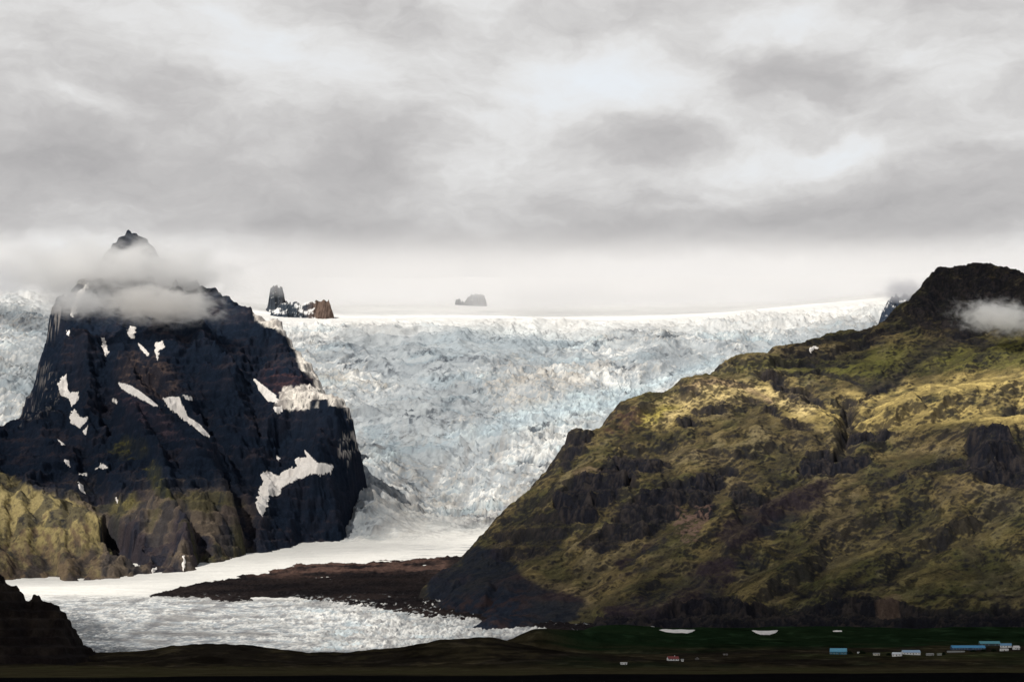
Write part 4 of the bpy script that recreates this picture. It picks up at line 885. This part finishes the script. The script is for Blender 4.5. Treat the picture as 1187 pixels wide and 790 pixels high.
def world():
    sc = bpy.context.scene; w = bpy.data.worlds.new('World'); sc.world = w; w.use_nodes = True
    nt = w.node_tree; nt.nodes.clear(); L = nt.links.new
    out = N(nt, 'ShaderNodeOutputWorld'); bg = N(nt, 'ShaderNodeBackground'); bg.inputs['Strength'].default_value = SKY
    sky = N(nt, 'ShaderNodeTexSky', sky_type='NISHITA', sun_disc=False)
    sky.sun_elevation = rad(SUN_EL); sky.sun_rotation = rad(180 + SUN_AZ)
    tc = N(nt, 'ShaderNodeTexCoord')
    dv = tc.outputs['Generated']
    # gently warped direction
    nw = N(nt, 'ShaderNodeTexNoise'); nw.inputs['Scale'].default_value = 9; nw.inputs['Detail'].default_value = 5; nw.inputs['Roughness'].default_value = .6
    st = N(nt, 'ShaderNodeVectorMath', operation='MULTIPLY'); st.inputs[1].default_value = (1, 1, 1.7); L(dv, st.inputs[0]); L(st.outputs[0], nw.inputs['Vector'])
    sb = N(nt, 'ShaderNodeVectorMath', operation='SUBTRACT'); sb.inputs[1].default_value = (.5, .5, .5); L(nw.outputs['Color'], sb.inputs[0])
    sm = N(nt, 'ShaderNodeVectorMath', operation='MULTIPLY_ADD'); sm.inputs[1].default_value = (.10, .05, .05); L(sb.outputs[0], sm.inputs[0]); L(dv, sm.inputs[2])
    wd = sm.outputs[0]
    def noise(scale, stretch, det, rough, off):
        a = N(nt, 'ShaderNodeVectorMath', operation='MULTIPLY_ADD'); a.inputs[1].default_value = (1, 1, stretch); a.inputs[2].default_value = off; L(wd, a.inputs[0])
        n = N(nt, 'ShaderNodeTexNoise'); n.inputs['Scale'].default_value = scale; n.inputs['Detail'].default_value = det; n.inputs['Roughness'].default_value = rough; L(a.outputs[0], n.inputs['Vector'])
        return n.outputs['Fac']
    def add(a, b, op='ADD'):
        m = N(nt, 'ShaderNodeMath', operation=op)
        for i, q in enumerate((a, b)):
            if isinstance(q, (int, float)): m.inputs[i].default_value = q
            else: L(q, m.inputs[i])
        return m.outputs[0]
    # brightness field of the overcast, 0 dark .. 1 thin and bright
    f = add(add(noise(7, 2.6, 10, .6, (3.1, 0, 0)), -.5), 1.45, 'MULTIPLY')
    f = add(f, add(add(noise(19, 2.2, 8, .56, (7.1, 2, 1)), -.5), .75, 'MULTIPLY'))
    f = add(f, .45)
    for (u, v, su, sv, amp) in SKYB:
        d = np.array(P(u, v, 1000.)) - np.array((0, 0, CAMZ)); d /= np.linalg.norm(d)
        a = N(nt, 'ShaderNodeVectorMath', operation='SUBTRACT'); a.inputs[1].default_value = tuple(d); L(wd, a.inputs[0])
        b = N(nt, 'ShaderNodeVectorMath', operation='MULTIPLY'); b.inputs[1].default_value = (F / su, 4, F / sv); L(a.outputs[0], b.inputs[0])
        c = N(nt, 'ShaderNodeVectorMath', operation='DOT_PRODUCT'); L(b.outputs[0], c.inputs[0]); L(b.outputs[0], c.inputs[1])
        g = N(nt, 'ShaderNodeMath', operation='POWER'); g.inputs[0].default_value = 2.718; L(add(c.outputs['Value'], -1.0, 'MULTIPLY'), g.inputs[1])
        f = add(f, add(g.outputs[0], amp, 'MULTIPLY'))
    cr = N(nt, 'ShaderNodeValToRGB'); L(f, cr.inputs['Fac']); e = cr.color_ramp.elements
    k = CLB
    e[0].position = 0.0; e[0].color = (.37 * k, .36 * k, .36 * k, 1); e[1].position = 1.0; e[1].color = (.84 * k, .86 * k, .87 * k, 1)
    for p, c in ((.3, (.47, .46, .458)), (.5, (.58, .573, .568)), (.72, (.71, .712, .712))):
        q = e.new(p); q.color = (c[0] * k * 1.004, c[1] * k, c[2] * k * .995, 1)
    # the deck thickens and darkens overhead
    sp = N(nt, 'ShaderNodeSeparateXYZ'); L(dv, sp.inputs[0])
    el = N(nt, 'ShaderNodeMapRange', interpolation_type='SMOOTHSTEP'); el.inputs['From Min'].default_value = .30; el.inputs['From Max'].default_value = .62; el.inputs['To Min'].default_value = 1; el.inputs['To Max'].default_value = OVER; L(sp.outputs['Z'], el.inputs['Value'])
    sc_ = N(nt, 'ShaderNodeVectorMath', operation='SCALE'); L(cr.outputs['Color'], sc_.inputs[0]); L(el.outputs[0], sc_.inputs['Scale'])
    ov = N(nt, 'ShaderNodeMix', data_type='RGBA'); ov.blend_type = 'MULTIPLY'; ov.inputs[0].default_value = 1; ov.inputs[7].default_value = (1, 1, 1, 1)
    oc = N(nt, 'ShaderNodeMix', data_type='RGBA'); oc.inputs[6].default_value = (1, 1, 1, 1); oc.inputs[7].default_value = (.72, .95, 1.35, 1)
    of = N(nt, 'ShaderNodeMapRange', interpolation_type='SMOOTHSTEP'); of.inputs['From Min'].default_value = .30; of.inputs['From Max'].default_value = .62; L(sp.outputs['Z'], of.inputs['Value']); L(of.outputs[0], oc.inputs[0]); L(sc_.outputs[0], ov.inputs[6]); L(oc.outputs[2], ov.inputs[7])
    mx = N(nt, 'ShaderNodeMix', data_type='RGBA'); mx.inputs[0].default_value = .90
    th = N(nt, 'ShaderNodeMapRange'); th.inputs['From Min'].default_value = .62; th.inputs['From Max'].default_value = 1.1; th.inputs['To Min'].default_value = .97; th.inputs['To Max'].default_value = .72; L(f, th.inputs['Value']); L(th.outputs[0], mx.inputs[0])
    L(sky.outputs[0], mx.inputs[6]); L(ov.outputs[2], mx.inputs[7]); L(mx.outputs[2], bg.inputs['Color']); L(bg.outputs[0], out.inputs[0])
# traced places where the overcast is thin (+) or thick (-): u, v, half widths, strength
SKYB = [(700, 95, 130, 30, .26), (660, 80, 60, 22, .12), (870, 182, 110, 30, .22), (850, 215, 50, 18, .16), (960, 170, 70, 16, .14), (545, 180, 60, 46, .22), (1090, 85, 130, 45, .24), (1165, 150, 90, 25, .2), (935, 30, 90, 18, .2), (90, 120, 60, 14, .18), (180, 25, 160, 30, .18), (200, 290, 160, 25, .22), (560, 350, 900, 30, .24), (300, 264, 220, 16, -.14), (760, 290, 320, 18, -.16), (120, 225, 160, 16, -.10), (1080, 285, 160, 14, -.08), (90, 300, 100, 20, .15), (640, 285, 420, 20, -.10), (790, 240, 90, 10, .15),
        (735, 155, 95, 30, -.30), (950, 95, 90, 20, -.25), (1050, 150, 90, 18, -.22), (380, 170, 190, 50, -.22), (70, 180, 120, 35, -.15), (950, 250, 260, 26, -.24), (450, 300, 200, 16, -.08), (560, 60, 200, 30, -.05), (250, 90, 120, 20, -.1), (1140, 15, 80, 14, -.14)]
SKY = .1; CLB = 11.8; OVER = .13
# shade wanted on the land, shapes the unseen deck: u, v, range km, optical depth of the deck on the way to the sun
SHADE = []
for u in (-200, 0, 200, 400, 600, 800, 1000, 1187, 1350):
    for d, v in ((1.2, 790), (2.0, 780), (2.8, 774), (3.5, 757)): SHADE.append((u, v, d, 2.6))
for u in (700, 850, 1000, 1150, 1300): SHADE += [(u, 735, 4.1, 2.6), (u, 700, 4.5, 1.8), (u, 650, 4.75, 1.0), (u, 600, 4.95, .75), (u, 550, 5.15, .42)]
SHADE += [(560, 690, 4.8, 1.9), (600, 650, 4.95, 1.6), (640, 640, 4.95, 1.0), (650, 700, 4.5, 1.5), (620, 590, 5.2, .8), (700, 620, 4.95, .8), (700, 560, 5.15, .6), (700, 510, 5.4, .3), (780, 520, 5.3, .35)]
SHADE += [(760, 480, 5.55, .15), (830, 450, 5.8, 0), (880, 450, 5.85, 0), (940, 460, 5.8, 0), (1000, 475, 5.65, .05), (1060, 470, 5.7, .05), (1130, 450, 5.8, .1), (1187, 460, 5.75, .05), (1187, 495, 5.45, .1), (900, 490, 5.5, .4), (980, 500, 5.45, .5), (1060, 505, 5.4, .4), (1130, 500, 5.4, .5), (1300, 480, 5.6, .4)]
SHADE += [(900, 420, 6.05, .7), (1000, 410, 6.1, .8), (1060, 380, 6.35, 1.4), (1100, 350, 6.45, 2.0), (1187, 350, 6.45, 2.2), (1100, 400, 6.2, 1.0), (1187, 400, 6.15, .8), (1300, 400, 6.2, 1.5)]
SHADE += [(u, v, d, 1.15) for u, v, d in ((0, 510, 7.05), (60, 500, 7.1), (70, 400, 7.7), (230, 380, 7.8), (300, 400, 7.75), (280, 460, 7.25), (390, 500, 7.1), (330, 530, 7.0), (270, 520, 6.9), (370, 590, 6.75), (330, 610, 6.6), (100, 470, 7.3), (70, 530, 6.85), (230, 480, 7.0), (130, 530, 6.75))]
SHADE += [(u, v, 7.9, 0) for u in (110, 140, 170, 200, 230, 255) for v in (340, 360)] + [(u, 352, 7.6, .1) for u in (60, 90, 115)] + [(u, 312, 8.15, 0) for u in (40, 90, 140, 190, 240)] + [(u, 368, 6.1, .1) for u in (1110, 1140, 1170, 1200)] + [(1040, 342, 7.5, 0), (1065, 342, 7.5, 0), (1050, 330, 7.6, 0), (350, 450, 7.45, .2), (375, 460, 7.35, .2), (330, 400, 7.7, .5), (345, 420, 7.65, .2), (380, 530, 7.1, .6)]
SHADE += [(150, 340, 8.3, .15), (200, 350, 7.9, .15), (180, 352, 7.6, .1), (140, 300, 8.6, .3), (1160, 370, 6.1, .1)]
SHADE += [(160, 430, 7.3, .9), (150, 400, 7.6, 1.2), (150, 600, 6.3, .4), (220, 590, 6.35, .5), (200, 640, 6.1, .45), (270, 620, 6.35, .7), (20, 590, 6.3, 0.15), (60, 590, 6.2, .1), (100, 610, 6.1, .15), (40, 650, 5.95, .8), (110, 655, 5.95, .7)]
SHADE += [(u, v, d, 0) for u, v, d in ((450, 640, 6.8), (300, 665, 6.0), (150, 680, 5.5), (60, 685, 5.3), (350, 700, 4.9), (450, 715, 4.6), (250, 715, 4.6), (560, 724, 4.4), (450, 600, 7.45), (550, 600, 7.45), (420, 540, 8.0), (500, 500, 8.3), (600, 500, 8.3), (500, 420, 9.2), (700, 420, 9.2), (400, 400, 9.4), (850, 390, 9.7))]
SHADE += [(480, 690, 5.1, 1.2), (400, 675, 5.5, 1.0), (400, 657, 6.1, .2), (500, 656, 6.1, .2), (300, 680, 5.4, .9), (250, 735, 4.2, .2), (400, 745, 4.0, .1), (120, 735, 4.2, .9), (0, 440, 8.8, .4), (0, 380, 9.5, .1), (0, 350, 9.9, 0)]

SHADE += [P_ for P_ in [(u, v, d, 0) for u in (-100, 100, 300, 450, 600, 800, 1000, 1200) for v, d in ((368, 10400), (350, 11500), (338, 13000))] if False] + [(u, v, d, 0) for u in (-100, 100, 300, 450, 600, 800, 1000, 1200) for v, d in ((385, 9.8), (368, 10.4), (350, 11.5), (338, 13.0))]
SHADE += [(450, 500, 8.3, 0), (420, 450, 8.8, 0), (380, 420, 9.2, 0), (550, 460, 8.8, 0), (620, 560, 7.9, 0), (650, 450, 8.8, 0), (420, 600, 7.5, 0), (800, 400, 9.5, 0), (950, 370, 9.9, 0)]
def main():
    world()
    sc = bpy.context.scene
    cd = bpy.data.cameras.new('camera'); cam = bpy.data.objects.new('camera', cd); C.objects.link(cam); sc.camera = cam
    cam.location = (0, 0, CAMZ); cam.rotation_euler = (math.pi / 2 + TH, 0, 0)
    cd.sensor_width = 36; cd.lens = 36 * F / 1187; cd.clip_start = 1; cd.clip_end = 200000
    sl = bpy.data.lights.new('sun', 'SUN'); so = bpy.data.objects.new('sun', sl); C.objects.link(so)
    sl.energy = 5.0; sl.angle = rad(.5); sl.color = (1, .945, .86)
    from mathutils import Vector
    so.rotation_euler = Vector(sun_dir()).to_track_quat('Z', 'Y').to_euler(); so.location = (0, 0, 5000)
    glacier(); moraine(); snowfield()
    g = grassy(); r = rocky()
    sm = terrain_mat('old_snow', .06, .05, .3, .6, .2, .7, .3)
    for i, p in enumerate(SNOW): draped('snow_patch', p, r[:3], sm, r[3], seed=i)
    for i, p in enumerate([[(937, 406), (945, 402), (949, 403), (940, 409)]]): draped('snow_patch', p, g[:3], sm, g[3], seed=40 + i)
    outcrop('rocky_outcrop', 'rust brown rock outcrop poking out of the snowfield', None, [(300, 372, 376), (312, 357, 369), (325, 352, 370), (338, 350, 371), (352, 352, 371), (362, 349, 371), (372, 345, 372), (382, 347, 372), (386, 353, 372), (390, 374, 376)], 10650, 170, ((.035, .045, .06), (.12, .085, .07), 358), 600)
    outcrop('rocky_outcrop', 'small grey rock knob left of the rust brown outcrop', None, [(305, 346, 350), (309, 333, 352), (316, 330, 354), (324, 333, 358), (327, 345, 361), (333, 352, 366), (340, 368, 372)], 10850, 90, ((.05, .06, .075), (.10, .09, .09), 330), 620)
    outcrop('rocky_outcrop', 'tiny dark rock fin in the snow at the middle of the skyline', None, [(522, 352, 353), (529, 346, 352), (538, 349, 353), (543, 342, 350), (550, 337, 348), (559, 340, 348), (567, 349, 351)], 11700, 60, ((.03, .04, .055), (.07, .075, .09), 560), 640)
    outcrop('rocky_outcrop', 'dark blue crag rising out of the cloud behind the grassy ridge', None, [(1016, 372, 374), (1028, 357, 378), (1034, 349, 380), (1044, 341, 380), (1058, 341, 380), (1075, 343, 380), (1095, 352, 380)], 8200, 200, ((.030, .040, .06), (.04, .045, .06), 1200), 660)
    GG = ground(); foothill(); village()
    # snow lying at the foot of the grassy mountain's cliffs
    for q, (pl, lb) in enumerate((([(764, 729.6), (772, 729), (780, 729.6), (790, 729.4), (800, 730), (806, 729.6), (803, 731.6), (797, 733.4), (790, 732.8), (781, 733), (772, 732)], 'thin white snow patch at the cliff foot, left one of the two long ones'),
            ([(871, 730), (880, 731), (890, 731), (902, 730), (899, 733), (892, 735), (882, 735), (876, 733)], 'curved white snow patch at the cliff foot, right one of the two long ones'),
            ([(965, 730.6), (970, 730.3), (976, 730.5), (976, 731.5), (966, 731.6)], 'tiny faint snow patch under the tallest black cliff'))):
        o = draped('snow_patch', pl, [a[(GG[1][:, 0] > 3700) & (GG[1][:, 0] < 4135)] for a in GG], sm, None, 2.2, 4, 60 + q, None, .15, False, .6)
        if o: tag(o, lb, 'snow patch', None, 'old snow at the foot of the cliffs')
    deck()
    # clouds wrapped round the summits
    def at(u, v, d): return P(u, v, d)
    if CLOUDS:
        cloud_vol('cloud', 'warm white cloud streak lying across the rocky mountain below its peak', at(185, 352, 7600), (130 * 7600 / F, 260, 42 * 7600 / F), .028, (.995, .985, .97), 6, 1.3, .38, .2, rz=3, stretch=(1, 1, 2.0))
        cloud_vol('cloud', 'grey mist hiding the shoulders of the rocky peak', at(140, 314, 8150), (230 * 8300 / F, 330, 60 * 8300 / F), .022, (.99, .99, .99), 5, 4.1, .33, .25, stretch=(1, 1, 2.2))
        cloud_vol('cloud', 'pale mist pouring over the left end of the icefall below the cloud base', at(0, 322, 9500), (220 * 9300 / F, 500, 34 * 9300 / F), .01, (.95, .95, .97), 3, 7.1, .34, .3, stretch=(1, 1, 2))
        cloud_vol('cloud', 'thin grey veil over the left shoulder of the rocky mountain', at(92, 350, 7650), (85 * 7600 / F, 200, 34 * 7600 / F), .026, (.99, .99, .99), 6, 9.3, .36, .3, stretch=(1, 1, 1.6))
        cloud_vol('cloud', 'torn white cloud scrap crossing the dark summit of the grassy mountain', at(1160, 368, 6130), (95 * 6150 / F, 140, 36 * 6150 / F), .04, (.99, .99, .99), 8, 2.2, .40, .2, rz=6, stretch=(1.2, 1, 1.6))
        cloud_vol('cloud', 'thin grey cloud scrap behind the ridge left of the grassy summit', at(1052, 338, 7500), (75 * 7500 / F, 140, 30 * 7500 / F), .02, (.85, .85, .88), 4, 5.2, .38, .25, stretch=(1, 1, 1.6))
        fog_bank()
    if HAZE:
        vs, fs = [], []; box(vs, fs, -9000, 9000, -700, 16500, -91, 2800)
        m, nt = new_mat('air'); out = N(nt, 'ShaderNodeOutputMaterial'); vol = N(nt, 'ShaderNodeVolumePrincipled'); vol.inputs['Color'].default_value = (.5, .72, 1, 1); vol.inputs['Density'].default_value = HAZE
        nt.links.new(vol.outputs[0], out.inputs['Volume'])
        o = mesh_from('haze', vs, fs, m, None, False); tag(o, 'thin bluish air between the plain and the far mountains', 'haze', 'stuff')
    sc.view_settings.view_transform = 'Standard'; sc.view_settings.look = 'None'; sc.view_settings.exposure = 0; sc.view_settings.gamma = 1
    sc.render.engine = 'CYCLES'; cy = sc.cycles
    cy.use_denoising = True; cy.max_bounces = 18; cy.diffuse_bounces = 2; cy.glossy_bounces = 2; cy.volume_bounces = 16; cy.transparent_max_bounces = 12
    cy.volume_max_steps = 128; cy.use_adaptive_sampling = True
CLOUDS = True; HAZE = 0
main()
